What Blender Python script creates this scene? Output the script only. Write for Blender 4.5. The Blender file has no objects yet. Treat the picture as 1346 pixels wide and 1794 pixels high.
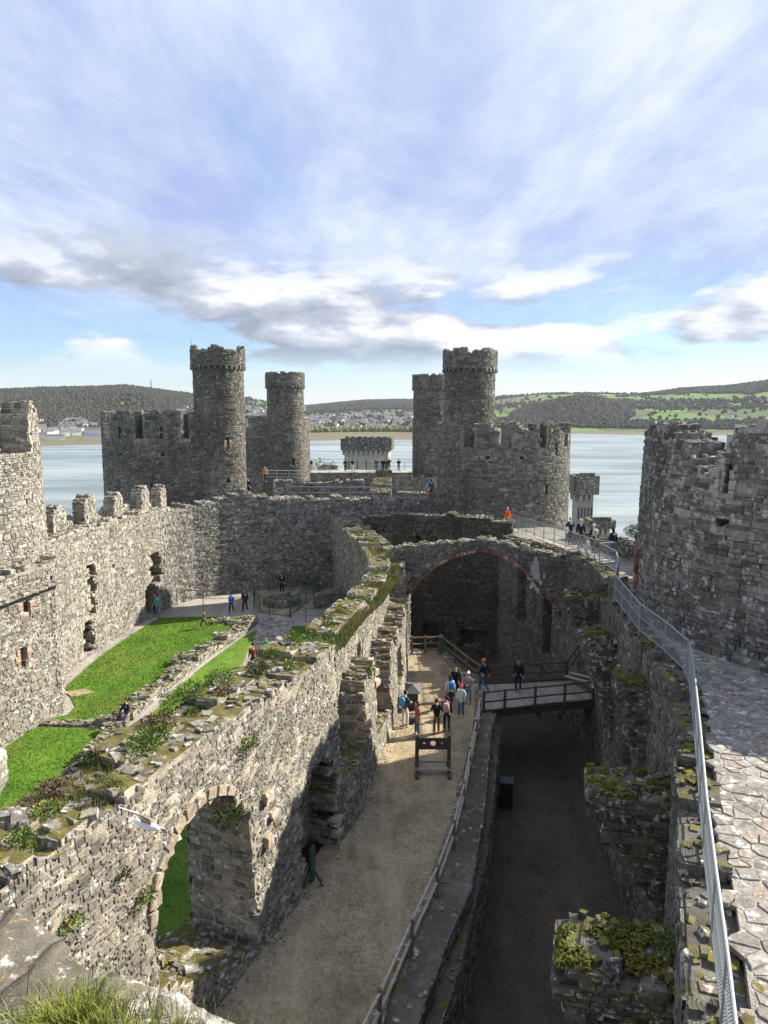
import bpy, bmesh, math, random
import numpy as np
from mathutils import Vector, Matrix, noise as mnoise

# ------------------------------------------------------------------ camera, sky, sun, exposure
scene = bpy.context.scene
COL = scene.collection
rng = np.random.default_rng(7)
random.seed(7)
CAM = np.array([0.0, 0.0, 15.0])
PITCH = math.radians(8.14)
cam_data = bpy.data.cameras.new('camera')
cam_data.sensor_width = 36.0
cam_data.lens = 24.96
cam_data.clip_start = 0.1
cam_data.clip_end = 30000
cam = bpy.data.objects.new('camera', cam_data)
COL.objects.link(cam)
cam.location = CAM
cam.rotation_euler = (math.radians(90) - PITCH, 0, 0)
scene.camera = cam
scene.view_settings.view_transform = 'Standard'
scene.view_settings.look = 'None'
scene.view_settings.gamma = 1
scene.cycles.max_bounces = 5
scene.cycles.diffuse_bounces = 3
scene.cycles.glossy_bounces = 2
scene.cycles.volume_bounces = 0
scene.cycles.caustics_reflective = False
scene.view_settings.exposure = 1.1

SUN_EL = math.radians(37.5)
SUN_AZ = math.radians(68)          # clockwise from +Y (view direction), so the light comes from the right
sd = Vector((math.cos(SUN_EL) * math.sin(SUN_AZ), math.cos(SUN_EL) * math.cos(SUN_AZ), math.sin(SUN_EL)))
sun_data = bpy.data.lights.new('sun', 'SUN')
sun_data.energy = 5.0
sun_data.angle = math.radians(0.53)
sun_data.color = (1.0, 0.93, 0.81)
sun = bpy.data.objects.new('sun', sun_data)
COL.objects.link(sun)
sun.rotation_euler = sd.to_track_quat('Z', 'Y').to_euler()
sun.location = (60, 20, 60)

world = bpy.data.worlds.new('World')
scene.world = world
world.use_nodes = True
wn, wl = world.node_tree.nodes, world.node_tree.links
wn.clear()


def wnode(t, **kw):
    n = wn.new(t)
    for k, v in kw.items():
        setattr(n, k, v)
    return n


CU = (5.1, 1.2, 2.2)


def build_sky():
    out = wnode('ShaderNodeOutputWorld')
    bg = wnode('ShaderNodeBackground')
    bg.inputs['Strength'].default_value = 0.094
    sky = wnode('ShaderNodeTexSky', sky_type='NISHITA', sun_disc=False, sun_elevation=SUN_EL, sun_rotation=SUN_AZ,
                air_density=1.15, dust_density=0.15, ozone_density=3.0)
    tc = wnode('ShaderNodeTexCoord')
    sep = wnode('ShaderNodeSeparateXYZ')
    wl.new(tc.outputs['Generated'], sep.inputs[0])

    def m(op, a, b=None, clamp=False):
        n = wnode('ShaderNodeMath', operation=op, use_clamp=clamp)
        for i, v in enumerate((a, b)):
            if v is None:
                continue
            if isinstance(v, (int, float)):
                n.inputs[i].default_value = v
            else:
                wl.new(v, n.inputs[i])
        return n.outputs[0]

    zc = m('ADD', m('MAXIMUM', sep.outputs[2], 0.0), 0.10)
    px, py = m('DIVIDE', sep.outputs[0], zc), m('DIVIDE', sep.outputs[1], zc)
    cmb = wnode('ShaderNodeCombineXYZ')
    wl.new(px, cmb.inputs[0]); wl.new(py, cmb.inputs[1])

    def noise(scale, detail, rough, loc, sc=(1, 1, 1), dist=0.0, rot=0.0):
        mp = wnode('ShaderNodeMapping')
        mp.inputs['Location'].default_value = loc
        mp.inputs['Scale'].default_value = sc
        mp.inputs['Rotation'].default_value = (0, 0, rot)
        wl.new(cmb.outputs[0], mp.inputs[0])
        n = wnode('ShaderNodeTexNoise')
        n.inputs['Scale'].default_value = scale
        n.inputs['Detail'].default_value = detail
        n.inputs['Roughness'].default_value = rough
        n.inputs['Distortion'].default_value = dist
        wl.new(mp.outputs[0], n.inputs['Vector'])
        return n.outputs[0]

    def ramp(fac, stops):
        r = wnode('ShaderNodeValToRGB')
        wl.new(fac, r.inputs[0])
        e = r.color_ramp.elements
        while len(e) < len(stops):
            e.new(0.5)
        for i, (p, c) in enumerate(stops):
            e[i].position = p
            e[i].color = (*c, 1) if len(c) == 3 else c
        return r.outputs[0]

    def mix(fac, a, b):
        n = wnode('ShaderNodeMix', data_type='RGBA')
        wl.new(fac, n.inputs[0])
        for i, v in ((6, a), (7, b)):
            if isinstance(v, tuple):
                n.inputs[i].default_value = (*v, 1)
            else:
                wl.new(v, n.inputs[i])
        return n.outputs[2]

    # thin high veil, streaked
    veil_n = noise(1.1, 8, 0.58, (3.1, 0.7, 0), (1.0, 0.36, 1), 0.2, 0.2)
    veil_m = ramp(veil_n, [(0.26, (0.45,) * 3), (0.46, (1,) * 3)])
    tint_n = noise(1.7, 10, 0.66, (7.7, 2.2, 0), (1, 0.40, 1), 0.15, -0.25)
    veil_c = ramp(tint_n, [(0.34, (2.25, 2.8, 4.5)), (0.45, (2.75, 3.3, 4.7)), (0.55, (3.4, 3.9, 5.0)), (0.67, (4.4, 4.7, 5.3))])
    zfade = ramp(sep.outputs[2], [(0.07, (0.05,) * 3), (0.19, (1,) * 3)])
    veil_f = m('MULTIPLY', veil_m, zfade)
    tint = wnode('ShaderNodeMix', data_type='RGBA', blend_type='MULTIPLY')
    tint.inputs[0].default_value = 1.0
    wl.new(sky.outputs[0], tint.inputs[6])
    tint.inputs[7].default_value = (0.60, 0.70, 0.88, 1)
    c1 = mix(veil_f, tint.outputs[2], veil_c)
    # low broken cumulus, white on the sunward tops and grey below
    def puff(dz, dx):
        mp = wnode('ShaderNodeMapping')
        mp.inputs['Location'].default_value = (CU[0] + dx, CU[1], CU[2] + dz)
        mp.inputs['Scale'].default_value = (1, 1, 3.0)
        wl.new(tc.outputs['Generated'], mp.inputs[0])
        n = wnode('ShaderNodeTexNoise')
        n.inputs['Scale'].default_value = 3.4
        n.inputs['Detail'].default_value = 10
        n.inputs['Roughness'].default_value = 0.56
        wl.new(mp.outputs[0], n.inputs['Vector'])
        return n.outputs[0]
    cu, cu_up = puff(0, 0), puff(0.10, 0.03)
    cu_m = ramp(cu, [(0.475, (0,) * 3), (0.535, (1,) * 3)])
    zlow = ramp(sep.outputs[2], [(0.045, (0.0,) * 3), (0.085, (0.95,) * 3), (0.16, (1,) * 3), (0.24, (0.0,) * 3)])
    cu_f = m('MULTIPLY', cu_m, zlow)
    lit = m('ADD', m('MULTIPLY', m('SUBTRACT', cu, cu_up), 2.6), m('SUBTRACT', 1.0, cu))
    cu_c = ramp(lit, [(0.30, (1.9, 2.1, 2.65)), (0.48, (2.9, 3.15, 3.75)), (0.64, (5.0, 5.1, 5.4))])
    c2 = mix(cu_f, c1, cu_c)
    # streaky bright bank low over the horizon
    hz = ramp(sep.outputs[2], [(0.0, (0.6,) * 3), (0.03, (0.55,) * 3), (0.075, (0.0,) * 3)])
    hz_n = noise(0.5, 6, 0.5, (0, 9, 0), (0.45, 1.5, 1))
    hz_f = m('MULTIPLY', hz, ramp(hz_n, [(0.38, (0.1,) * 3), (0.55, (1,) * 3)]))
    c3 = mix(hz_f, c2, (4.5, 4.75, 5.2))
    wl.new(c3, bg.inputs['Color'])
    wl.new(bg.outputs[0], out.inputs[0])


build_sky()

# ------------------------------------------------------------------ helpers


def link(o, parent=None):
    COL.objects.link(o)
    if parent is not None:
        o.parent = parent
        o.matrix_parent_inverse = Matrix.Translation(-parent.location) if parent.type == 'EMPTY' else Matrix()
    return o


def tag(o, label=None, cat=None, group=None, kind=None):
    if label:
        o['label'] = label
    if cat:
        o['category'] = cat
    if group:
        o['group'] = group
    if kind:
        o['kind'] = kind
    return o


def thing(name, label, cat, loc=(0, 0, 0), group=None):
    o = bpy.data.objects.new(name, None)
    o.empty_display_size = 0.3
    o.location = loc
    COL.objects.link(o)
    return tag(o, label, cat, group)


def mesh_np(name, V, F4=None, F3=None, mats=(), midx=None, smooth=False):
    me = bpy.data.meshes.new(name)
    V = np.asarray(V, dtype=np.float32).reshape(-1, 3)
    F4 = np.zeros((0, 4), np.int32) if F4 is None else np.asarray(F4, np.int32).reshape(-1, 4)
    F3 = np.zeros((0, 3), np.int32) if F3 is None else np.asarray(F3, np.int32).reshape(-1, 3)
    n4, n3 = len(F4), len(F3)
    me.vertices.add(len(V))
    me.vertices.foreach_set('co', V.ravel())
    me.loops.add(n4 * 4 + n3 * 3)
    me.loops.foreach_set('vertex_index', np.concatenate([F4.ravel(), F3.ravel()]))
    me.polygons.add(n4 + n3)
    starts = np.concatenate([np.arange(n4) * 4, n4 * 4 + np.arange(n3) * 3]).astype(np.int32)
    me.polygons.foreach_set('loop_start', starts)
    if midx is not None:
        me.polygons.foreach_set('material_index', np.asarray(midx, np.int32))
    me.polygons.foreach_set('use_smooth', np.full(n4 + n3, bool(smooth)))
    for m in mats:
        me.materials.append(m)
    me.update(calc_edges=True)
    me.validate()
    return me


class MB:
    """collects boxes, tubes and loose faces for one mesh"""

    def __init__(s):
        s.v, s.f, s.m = [], [], []

    def add(s, vs, fs, mi=0):
        b = len(s.v)
        s.v += [tuple(map(float, p)) for p in vs]
        s.f += [tuple(b + i for i in f) for f in fs]
        s.m += [mi] * len(fs)
        return s

    def box(s, c, size, rz=0.0, mi=0, rot=None, bev=0.0, jit=0.0):
        M = rot if rot is not None else Matrix.Rotation(rz, 3, 'Z')
        hx, hy, hz = size[0] / 2, size[1] / 2, size[2] / 2
        c = Vector(c)
        if bev <= 0:
            pts = [(x, y, z) for z in (-hz, hz) for y in (-hy, hy) for x in (-hx, hx)]
            fs = [(0, 2, 3, 1), (4, 5, 7, 6), (0, 1, 5, 4), (2, 6, 7, 3), (0, 4, 6, 2), (1, 3, 7, 5)]
        else:
            pts = [(x * (hx - (bev if k in (0, 3) else 0)), y * (hy - (bev if k in (0, 3) else 0)), z)
                   for k, z in enumerate((-hz, -hz + bev, hz - bev, hz)) for x, y in ((-1, -1), (1, -1), (1, 1), (-1, 1))]
            fs = [(3, 2, 1, 0), (12, 13, 14, 15)]
            for k in range(3):
                for i in range(4):
                    j = (i + 1) % 4
                    fs.append((k * 4 + i, k * 4 + j, k * 4 + 4 + j, k * 4 + 4 + i))
        if jit:
            pts = [(p[0] + random.uniform(-jit, jit), p[1] + random.uniform(-jit, jit), p[2] + random.uniform(-jit, jit)) for p in pts]
        return s.add([c + M @ Vector(p) for p in pts], fs, mi)

    def bar(s, a, b, w, h=None, mi=0, bev=0.0, jit=0.0):
        a, b = Vector(a), Vector(b)
        d = b - a
        x = d.normalized()
        up = Vector((0, 0, 1)) if abs(x.z) < 0.95 else Vector((0, 1, 0))
        y = up.cross(x).normalized()
        z = x.cross(y)
        M = Matrix((x, y, z)).transposed()
        return s.box((a + b) / 2, (d.length, w, h or w), mi=mi, rot=M, bev=bev, jit=jit)

    def tube(s, pts, r, n=8, mi=0, cap=True):
        pts = [Vector(p) for p in pts]
        rs = r if isinstance(r, (list, tuple)) else [r] * len(pts)
        vs, fs = [], []
        prev = None
        for i, p in enumerate(pts):
            d = (pts[min(i + 1, len(pts) - 1)] - pts[max(i - 1, 0)]).normalized()
            if prev is None:
                u = d.orthogonal().normalized()
            else:
                u = (prev - d * prev.dot(d)).normalized()
            prev = u
            w = d.cross(u)
            for k in range(n):
                a = 2 * math.pi * k / n
                vs.append(p + (u * math.cos(a) + w * math.sin(a)) * rs[i])
        for i in range(len(pts) - 1):
            for k in range(n):
                k2 = (k + 1) % n
                fs.append((i * n + k, i * n + k2, i * n + n + k2, i * n + n + k))
        if cap:
            fs.append(tuple(range(n - 1, -1, -1)))
            fs.append(tuple(range((len(pts) - 1) * n, len(pts) * n)))
        return s.add(vs, fs, mi)

    def prism(s, poly, z0, z1, mi=0):
        n = len(poly)
        vs = [(x, y, z0) for x, y in poly] + [(x, y, z1) for x, y in poly]
        fs = [tuple(range(n - 1, -1, -1)), tuple(range(n, 2 * n))] + [(i, (i + 1) % n, n + (i + 1) % n, n + i) for i in range(n)]
        return s.add(vs, fs, mi)

    def mesh(s, name, mats, smooth=False):
        me = bpy.data.meshes.new(name)
        me.from_pydata(s.v, [], s.f)
        for m in (mats if isinstance(mats, (list, tuple)) else [mats]):
            me.materials.append(m)
        me.polygons.foreach_set('material_index', s.m)
        if smooth:
            me.polygons.foreach_set('use_smooth', [True] * len(s.f))
        me.update()
        return me

    def build(s, name, mats, parent=None, smooth=False):
        return link(bpy.data.objects.new(name, s.mesh(name, mats, smooth)), parent)


def put(name, me, parent=None):
    return link(bpy.data.objects.new(name, me), parent)


# ------------------------------------------------------------------ materials


class NT:
    def __init__(s, name):
        s.mat = bpy.data.materials.new(name)
        s.mat.use_nodes = True
        s.n, s.l = s.mat.node_tree.nodes, s.mat.node_tree.links
        s.bsdf = s.n['Principled BSDF']
        s.geo = None

    def node(s, t, **kw):
        n = s.n.new(t)
        for k, v in kw.items():
            setattr(n, k, v)
        return n

    def set(s, sock, v):
        if isinstance(v, (int, float)):
            sock.default_value = v
        elif isinstance(v, tuple):
            sock.default_value = (*v, 1) if len(v) == 3 and len(sock.default_value) == 4 else v
        else:
            s.l.new(v, sock)

    def pos(s):
        if s.geo is None:
            s.geo = s.node('ShaderNodeNewGeometry')
        return s.geo.outputs['Position']

    def island(s):
        s.pos()
        oi = s.node('ShaderNodeObjectInfo')
        return s.math('FRACT', s.math('ADD', s.geo.outputs['Random Per Island'], oi.outputs['Random']))

    def noise(s, scale, detail=4, rough=0.55, loc=(0, 0, 0), sc=(1, 1, 1), dist=0.0):
        mp = s.node('ShaderNodeMapping')
        mp.inputs['Location'].default_value = loc
        mp.inputs['Scale'].default_value = sc
        s.l.new(s.pos(), mp.inputs[0])
        n = s.node('ShaderNodeTexNoise')
        n.inputs['Scale'].default_value = scale
        n.inputs['Detail'].default_value = detail
        n.inputs['Roughness'].default_value = rough
        n.inputs['Distortion'].default_value = dist
        s.l.new(mp.outputs[0], n.inputs['Vector'])
        return n.outputs[0]

    def voronoi(s, scale, feature='F1', out='Distance', sc=(1, 1, 1)):
        mp = s.node('ShaderNodeMapping')
        mp.inputs['Scale'].default_value = sc
        s.l.new(s.pos(), mp.inputs[0])
        n = s.node('ShaderNodeTexVoronoi', feature=feature)
        n.inputs['Scale'].default_value = scale
        s.l.new(mp.outputs[0], n.inputs['Vector'])
        return n.outputs[out]

    def ramp(s, fac, stops, mode='LINEAR'):
        r = s.node('ShaderNodeValToRGB')
        s.l.new(fac, r.inputs[0])
        r.color_ramp.interpolation = mode
        e = r.color_ramp.elements
        while len(e) < len(stops):
            e.new(0.5)
        for i, (p, c) in enumerate(stops):
            e[i].position = p
            e[i].color = (c, c, c, 1) if isinstance(c, (int, float)) else (*c, 1)
        return r.outputs[0]

    def math(s, op, a, b=None, clamp=False):
        n = s.node('ShaderNodeMath', operation=op, use_clamp=clamp)
        s.set(n.inputs[0], a)
        if b is not None:
            s.set(n.inputs[1], b)
        return n.outputs[0]

    def mix(s, fac, a, b, blend='MIX'):
        n = s.node('ShaderNodeMix', data_type='RGBA', blend_type=blend)
        s.set(n.inputs[0], fac)
        s.set(n.inputs[6], a)
        s.set(n.inputs[7], b)
        return n.outputs[2]

    def bump(s, h, strength=0.5, dist=0.02):
        b = s.node('ShaderNodeBump')
        b.inputs['Strength'].default_value = strength
        b.inputs['Distance'].default_value = dist
        s.l.new(h, b.inputs['Height'])
        s.l.new(b.outputs[0], s.bsdf.inputs['Normal'])

    def up(s):
        s.pos()
        sp = s.node('ShaderNodeSeparateXYZ')
        s.l.new(s.geo.outputs['True Normal'], sp.inputs[0])
        return sp.outputs[2]

    def done(s, col, rough=0.9, spec=0.2, metal=0.0):
        s.set(s.bsdf.inputs['Base Color'], col)
        s.set(s.bsdf.inputs['Roughness'], rough)
        s.bsdf.inputs['Specular IOR Level'].default_value = spec
        s.bsdf.inputs['Metallic'].default_value = metal
        return s.mat


def stone_mat(name, dark, mid, light, lichen=0.35, moss=0.3, warm=(0.42, 0.33, 0.24), stain=0.5, lich_col=(0.62, 0.61, 0.57), moss_col=(0.10, 0.115, 0.02)):
    t = NT(name)
    isl = t.island()
    c = t.ramp(isl, [(0.0, dark), (0.25, mid), (0.55, light), (0.8, mid), (0.93, warm), (1.0, light)])
    big = t.noise(0.32, 3, 0.6)
    c = t.mix(t.ramp(big, [(0.38, stain), (0.62, 0.0)]), c, dark)
    drip = t.noise(1.1, 3, 0.6, sc=(1, 1, 0.16), loc=(3, 1, 5))
    c = t.mix(t.ramp(drip, [(0.54, 0.0), (0.72, stain)]), c, (0.055, 0.052, 0.045))
    fine = t.noise(9, 4, 0.65)
    c = t.mix(0.75, c, t.ramp(fine, [(0.3, (0.35, 0.35, 0.35)), (0.68, (1.3, 1.28, 1.22))]), 'MULTIPLY')
    ln = t.noise(3.6, 5, 0.70, loc=(9, 4, 2))
    lm = t.ramp(ln, [(0.60 - 0.16 * lichen, 0.0), (0.66 - 0.12 * lichen, 0.85)])
    c = t.mix(lm, c, lich_col)
    upm = t.ramp(t.up(), [(0.35, 0.0), (0.75, 1.0)])
    mn = t.ramp(t.noise(1.6, 4, 0.65, loc=(2, 8, 1)), [(0.62 - 0.3 * moss, 0.0), (0.70 - 0.3 * moss, 1.0)])
    mc = t.ramp(t.noise(5, 3), [(0.35, moss_col), (0.55, (0.17, 0.15, 0.025)), (0.7, (0.12, 0.07, 0.025))])
    c = t.mix(t.math('MULTIPLY', upm, mn), c, mc)
    t.bump(t.math('ADD', fine, t.noise(38, 2)), 0.6, 0.03)
    return t.done(c, 0.93, 0.15)


def mortar_mat(name, a, b, moss=0.0):
    t = NT(name)
    n = t.noise(4, 5, 0.7)
    c = t.ramp(n, [(0.3, a), (0.7, b)])
    big = t.noise(0.4, 5, 0.6, loc=(5, 5, 5))
    c = t.mix(t.ramp(big, [(0.42, 0.55), (0.6, 0.0)]), c, tuple(x * 0.45 for x in a))
    if moss:
        upm = t.ramp(t.up(), [(0.35, 0.0), (0.7, 1.0)])
        mn = t.ramp(t.noise(1.3, 6, 0.65), [(0.62 - 0.3 * moss, 0.0), (0.7 - 0.3 * moss, 1.0)])
        mc = t.ramp(t.noise(6, 3), [(0.32, (0.075, 0.085, 0.022)), (0.5, (0.13, 0.115, 0.04)), (0.7, (0.16, 0.115, 0.065))])
        c = t.mix(t.math('MULTIPLY', upm, mn), c, mc)
    t.bump(t.math('ADD', n, t.noise(30, 4)), 0.8, 0.04)
    return t.done(c, 0.95, 0.1)


def plain_mat(name, col, rough=0.7, var=0.25, scale=6, spec=0.3, metal=0.0, isl=0.0):
    t = NT(name)
    n = t.noise(scale, 5, 0.6)
    lo, hi = tuple(x * (1 - var) for x in col), tuple(min(1, x * (1 + var)) for x in col)
    c = t.ramp(n, [(0.3, lo), (0.7, hi)])
    if isl:
        c = t.mix(0.8, c, t.ramp(t.island(), [(0, 1 - isl), (1, 1 + isl)]), 'MULTIPLY')
    return t.done(c, rough, spec, metal)


M = {}
M['s_hall'] = stone_mat('hall rubble', (0.13, 0.122, 0.107), (0.235, 0.22, 0.19), (0.38, 0.358, 0.312), 0.22, 0.1, (0.36, 0.29, 0.215), 0.4)
M['m_hall'] = mortar_mat('hall mortar', (0.34, 0.30, 0.225), (0.60, 0.54, 0.425), 0.9)
M['s_north'] = stone_mat('north curtain rubble', (0.145, 0.137, 0.12), (0.255, 0.24, 0.21), (0.40, 0.38, 0.33), 0.28, 0.15, (0.38, 0.31, 0.235), 0.35)
M['m_north'] = mortar_mat('north mortar', (0.34, 0.305, 0.24), (0.60, 0.545, 0.445), 0.2)
M['s_tower'] = stone_mat('tower rubble', (0.09, 0.086, 0.076), (0.165, 0.157, 0.138), (0.275, 0.262, 0.232), 0.12, 0.3, (0.25, 0.20, 0.155), 0.6, lich_col=(0.45, 0.44, 0.405))
M['m_tower'] = mortar_mat('tower mortar', (0.20, 0.19, 0.165), (0.40, 0.385, 0.345), 0.4)
M['s_ward'] = stone_mat('ward wall rubble', (0.095, 0.091, 0.082), (0.19, 0.182, 0.163), (0.33, 0.317, 0.286), 0.35, 0.2, (0.26, 0.22, 0.17), 0.5, lich_col=(0.50, 0.49, 0.455))
M['m_ward'] = mortar_mat('ward wall mortar', (0.26, 0.25, 0.22), (0.52, 0.50, 0.455), 0.2)
M['ledge'] = mortar_mat('worn ledge', (0.13, 0.118, 0.095), (0.22, 0.20, 0.165), 0.25)
M['s_vous'] = stone_mat('tan voussoir', (0.27, 0.215, 0.165), (0.36, 0.295, 0.23), (0.43, 0.375, 0.305), 0.35, 0.0, (0.42, 0.33, 0.24), 0.3)
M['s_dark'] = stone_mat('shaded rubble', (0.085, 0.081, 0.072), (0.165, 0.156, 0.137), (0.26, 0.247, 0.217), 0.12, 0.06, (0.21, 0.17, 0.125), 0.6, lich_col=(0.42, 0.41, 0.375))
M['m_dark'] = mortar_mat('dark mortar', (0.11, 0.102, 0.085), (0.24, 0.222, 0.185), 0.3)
M['s_gaol'] = stone_mat('prison tower rubble', (0.085, 0.082, 0.075), (0.175, 0.168, 0.15), (0.30, 0.288, 0.26), 0.3, 0.15, (0.22, 0.18, 0.14), 0.7, lich_col=(0.50, 0.49, 0.46))
M['m_gaol'] = mortar_mat('prison tower mortar', (0.22, 0.21, 0.19), (0.46, 0.44, 0.40), 0.3)
M['s_spur'] = stone_mat('mossy spur rubble', (0.05, 0.048, 0.042), (0.11, 0.105, 0.09), (0.24, 0.225, 0.19), 0.3, 0.55, (0.20, 0.16, 0.11), 0.5)
M['s_end'] = stone_mat('shade-darkened end wall', (0.045, 0.043, 0.037), (0.095, 0.089, 0.076), (0.16, 0.15, 0.127), 0.12, 0.2, (0.13, 0.10, 0.07), 0.6, lich_col=(0.24, 0.23, 0.20))  # stone colour lowered to paint in the shade of the chamber behind the arch
M['m_end'] = mortar_mat('shade-darkened end mortar', (0.045, 0.042, 0.035), (0.10, 0.093, 0.077), 0.4)  # mortar darkened to carry the same painted chamber shade
M['s_red'] = stone_mat('red sandstone', (0.13, 0.065, 0.048), (0.21, 0.10, 0.075), (0.28, 0.15, 0.11), 0.1, 0.1, (0.45, 0.30, 0.22), 0.25)
M['s_pink'] = stone_mat('pink dressed stone', (0.34, 0.22, 0.17), (0.44, 0.32, 0.245), (0.50, 0.41, 0.32), 0.3, 0.0, (0.48, 0.36, 0.24), 0.3)
M['s_ashlar'] = stone_mat('pale ashlar', (0.30, 0.285, 0.26), (0.38, 0.36, 0.33), (0.46, 0.44, 0.40), 0.1, 0.1, (0.38, 0.33, 0.27), 0.3)
M['s_cap'] = stone_mat('capping slab', (0.11, 0.104, 0.092), (0.20, 0.188, 0.165), (0.31, 0.293, 0.255), 0.25, 0.3, (0.32, 0.27, 0.21), 0.3)
M['s_flag'] = stone_mat('flagstone', (0.18, 0.17, 0.155), (0.265, 0.248, 0.222), (0.36, 0.338, 0.305), 0.3, 0.0, (0.36, 0.29, 0.235), 0.25)


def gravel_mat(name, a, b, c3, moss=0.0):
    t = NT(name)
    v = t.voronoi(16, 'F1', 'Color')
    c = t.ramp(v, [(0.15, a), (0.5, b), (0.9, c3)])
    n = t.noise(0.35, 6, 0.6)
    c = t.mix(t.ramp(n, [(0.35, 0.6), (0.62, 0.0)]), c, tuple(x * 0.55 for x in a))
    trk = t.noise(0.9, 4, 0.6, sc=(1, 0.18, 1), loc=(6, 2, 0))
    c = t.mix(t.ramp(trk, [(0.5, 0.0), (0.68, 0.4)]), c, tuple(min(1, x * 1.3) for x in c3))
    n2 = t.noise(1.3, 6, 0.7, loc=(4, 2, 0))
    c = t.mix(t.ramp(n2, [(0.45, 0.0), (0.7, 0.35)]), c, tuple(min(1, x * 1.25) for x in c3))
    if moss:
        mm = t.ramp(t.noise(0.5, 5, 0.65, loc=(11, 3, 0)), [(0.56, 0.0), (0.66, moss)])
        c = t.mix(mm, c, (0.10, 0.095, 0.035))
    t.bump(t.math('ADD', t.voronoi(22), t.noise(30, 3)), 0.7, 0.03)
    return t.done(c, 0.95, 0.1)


M['gravel'] = gravel_mat('pale gravel', (0.25, 0.19, 0.118), (0.35, 0.277, 0.18), (0.46, 0.373, 0.25), 0.35)
M['cellar'] = gravel_mat('shade-darkened cellar earth', (0.075, 0.056, 0.041), (0.105, 0.08, 0.058), (0.14, 0.107, 0.079))  # earth colour lowered so the sunken floor's deep shade is partly painted in
M['path'] = gravel_mat('yard path', (0.26, 0.235, 0.20), (0.34, 0.31, 0.27), (0.42, 0.39, 0.34))


def grass_mat(name, cols, isl=True, patch=False):
    t = NT(name)
    n = t.noise(0.7, 5, 0.65)
    c = t.ramp(n, [(0.3, cols[0]), (0.55, cols[1]), (0.75, cols[2])])
    if patch:
        c = t.mix(t.ramp(t.noise(0.28, 4, 0.6, loc=(3, 6, 0)), [(0.46, 0.0), (0.66, 0.7)]), c, (0.15, 0.19, 0.03))
        c = t.mix(t.ramp(t.noise(1.9, 5, 0.7, loc=(8, 1, 0)), [(0.60, 0.0), (0.72, 0.55)]), c, (0.17, 0.15, 0.05))
        c = t.mix(t.ramp(t.noise(0.45, 3, 0.6, loc=(1, 9, 0), sc=(1, 0.35, 1)), [(0.5, 0.0), (0.65, 0.35)]), c, (0.035, 0.085, 0.012))
    c = t.mix(0.6, c, t.ramp(t.noise(25, 4, 0.7), [(0.3, 0.55), (0.7, 1.35)]), 'MULTIPLY')
    if isl:
        c = t.mix(0.8, c, t.ramp(t.island(), [(0, 0.6), (1, 1.4)]), 'MULTIPLY')
    t.bump(t.noise(40, 3), 0.7, 0.03)
    return t.done(c, 0.85, 0.2)


M['lawn'] = grass_mat('mown lawn', [(0.065, 0.14, 0.013), (0.10, 0.20, 0.018), (0.15, 0.23, 0.032)], False, True)
M['blade'] = grass_mat('lawn blades', [(0.07, 0.15, 0.013), (0.105, 0.21, 0.018), (0.155, 0.24, 0.032)], True, True)
M['drygrass'] = grass_mat('wall top grass', [(0.11, 0.12, 0.03), (0.18, 0.17, 0.06), (0.27, 0.23, 0.11)])
M['tuft'] = grass_mat('tuft grass', [(0.12, 0.155, 0.02), (0.19, 0.21, 0.04), (0.33, 0.30, 0.10)])
M['leaf'] = grass_mat('fresh leaves', [(0.06, 0.13, 0.015), (0.10, 0.18, 0.025), (0.15, 0.22, 0.04)])
M['leafdark'] = grass_mat('dark leaves', [(0.025, 0.05, 0.012), (0.045, 0.08, 0.018), (0.07, 0.105, 0.03)])
M['dead'] = grass_mat('withered stems', [(0.10, 0.07, 0.04), (0.16, 0.11, 0.06), (0.22, 0.17, 0.10)])
M['yellow'] = plain_mat('yellow flower', (0.75, 0.55, 0.03), 0.7, 0.2, 10)
M['white_flower'] = plain_mat('white flower', (0.75, 0.75, 0.72), 0.7, 0.1, 10)
M['moss'] = grass_mat('cushion moss', [(0.05, 0.06, 0.008), (0.13, 0.13, 0.015), (0.20, 0.13, 0.04)])
M['wood'] = plain_mat('weathered oak', (0.16, 0.125, 0.09), 0.85, 0.45, 9, isl=0.3)
M['wood_grey'] = plain_mat('silvered plank', (0.30, 0.275, 0.24), 0.85, 0.3, 9, isl=0.2)
M['wood_dark'] = plain_mat('tarred timber', (0.075, 0.06, 0.048), 0.7, 0.4, 9, isl=0.25)
M['wood_pale'] = plain_mat('pale worn rail', (0.40, 0.34, 0.27), 0.8, 0.3, 9, isl=0.15)
M['galv'] = plain_mat('galvanised steel', (0.27, 0.295, 0.305), 0.55, 0.12, 12, 0.5, 0.3)
M['iron'] = plain_mat('grey iron', (0.12, 0.125, 0.125), 0.6, 0.2, 8, 0.4)
M['green_paint'] = plain_mat('green painted iron', (0.035, 0.085, 0.065), 0.55, 0.2, 8, 0.4)
M['black'] = plain_mat('black plastic', (0.018, 0.018, 0.02), 0.45, 0.2, 8, 0.5)
M['slate'] = plain_mat('grey panel', (0.075, 0.08, 0.085), 0.4, 0.2, 8, 0.5)
M['paper'] = plain_mat('pale notice', (0.55, 0.54, 0.5), 0.6, 0.1, 8)


def water_mat():
    t = NT('estuary water')
    n = t.noise(0.02, 5, 0.6, sc=(0.35, 1.6, 1))
    c = t.ramp(n, [(0.38, (0.14, 0.18, 0.175)), (0.62, (0.30, 0.34, 0.325))])
    b = t.math('ADD', t.noise(0.10, 5, 0.65, sc=(0.35, 1.3, 1)), t.math('MULTIPLY', t.noise(0.6, 4, 0.6, sc=(0.5, 1.2, 1)), 0.25))
    t.bump(b, 0.8, 3.0)
    rg = t.ramp(t.noise(0.012, 5, 0.6, sc=(0.25, 1.8, 1), loc=(40, 9, 0)), [(0.4, 0.16), (0.6, 0.42)])
    return t.done(c, rg, 0.5)


M['water'] = water_mat()


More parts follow.
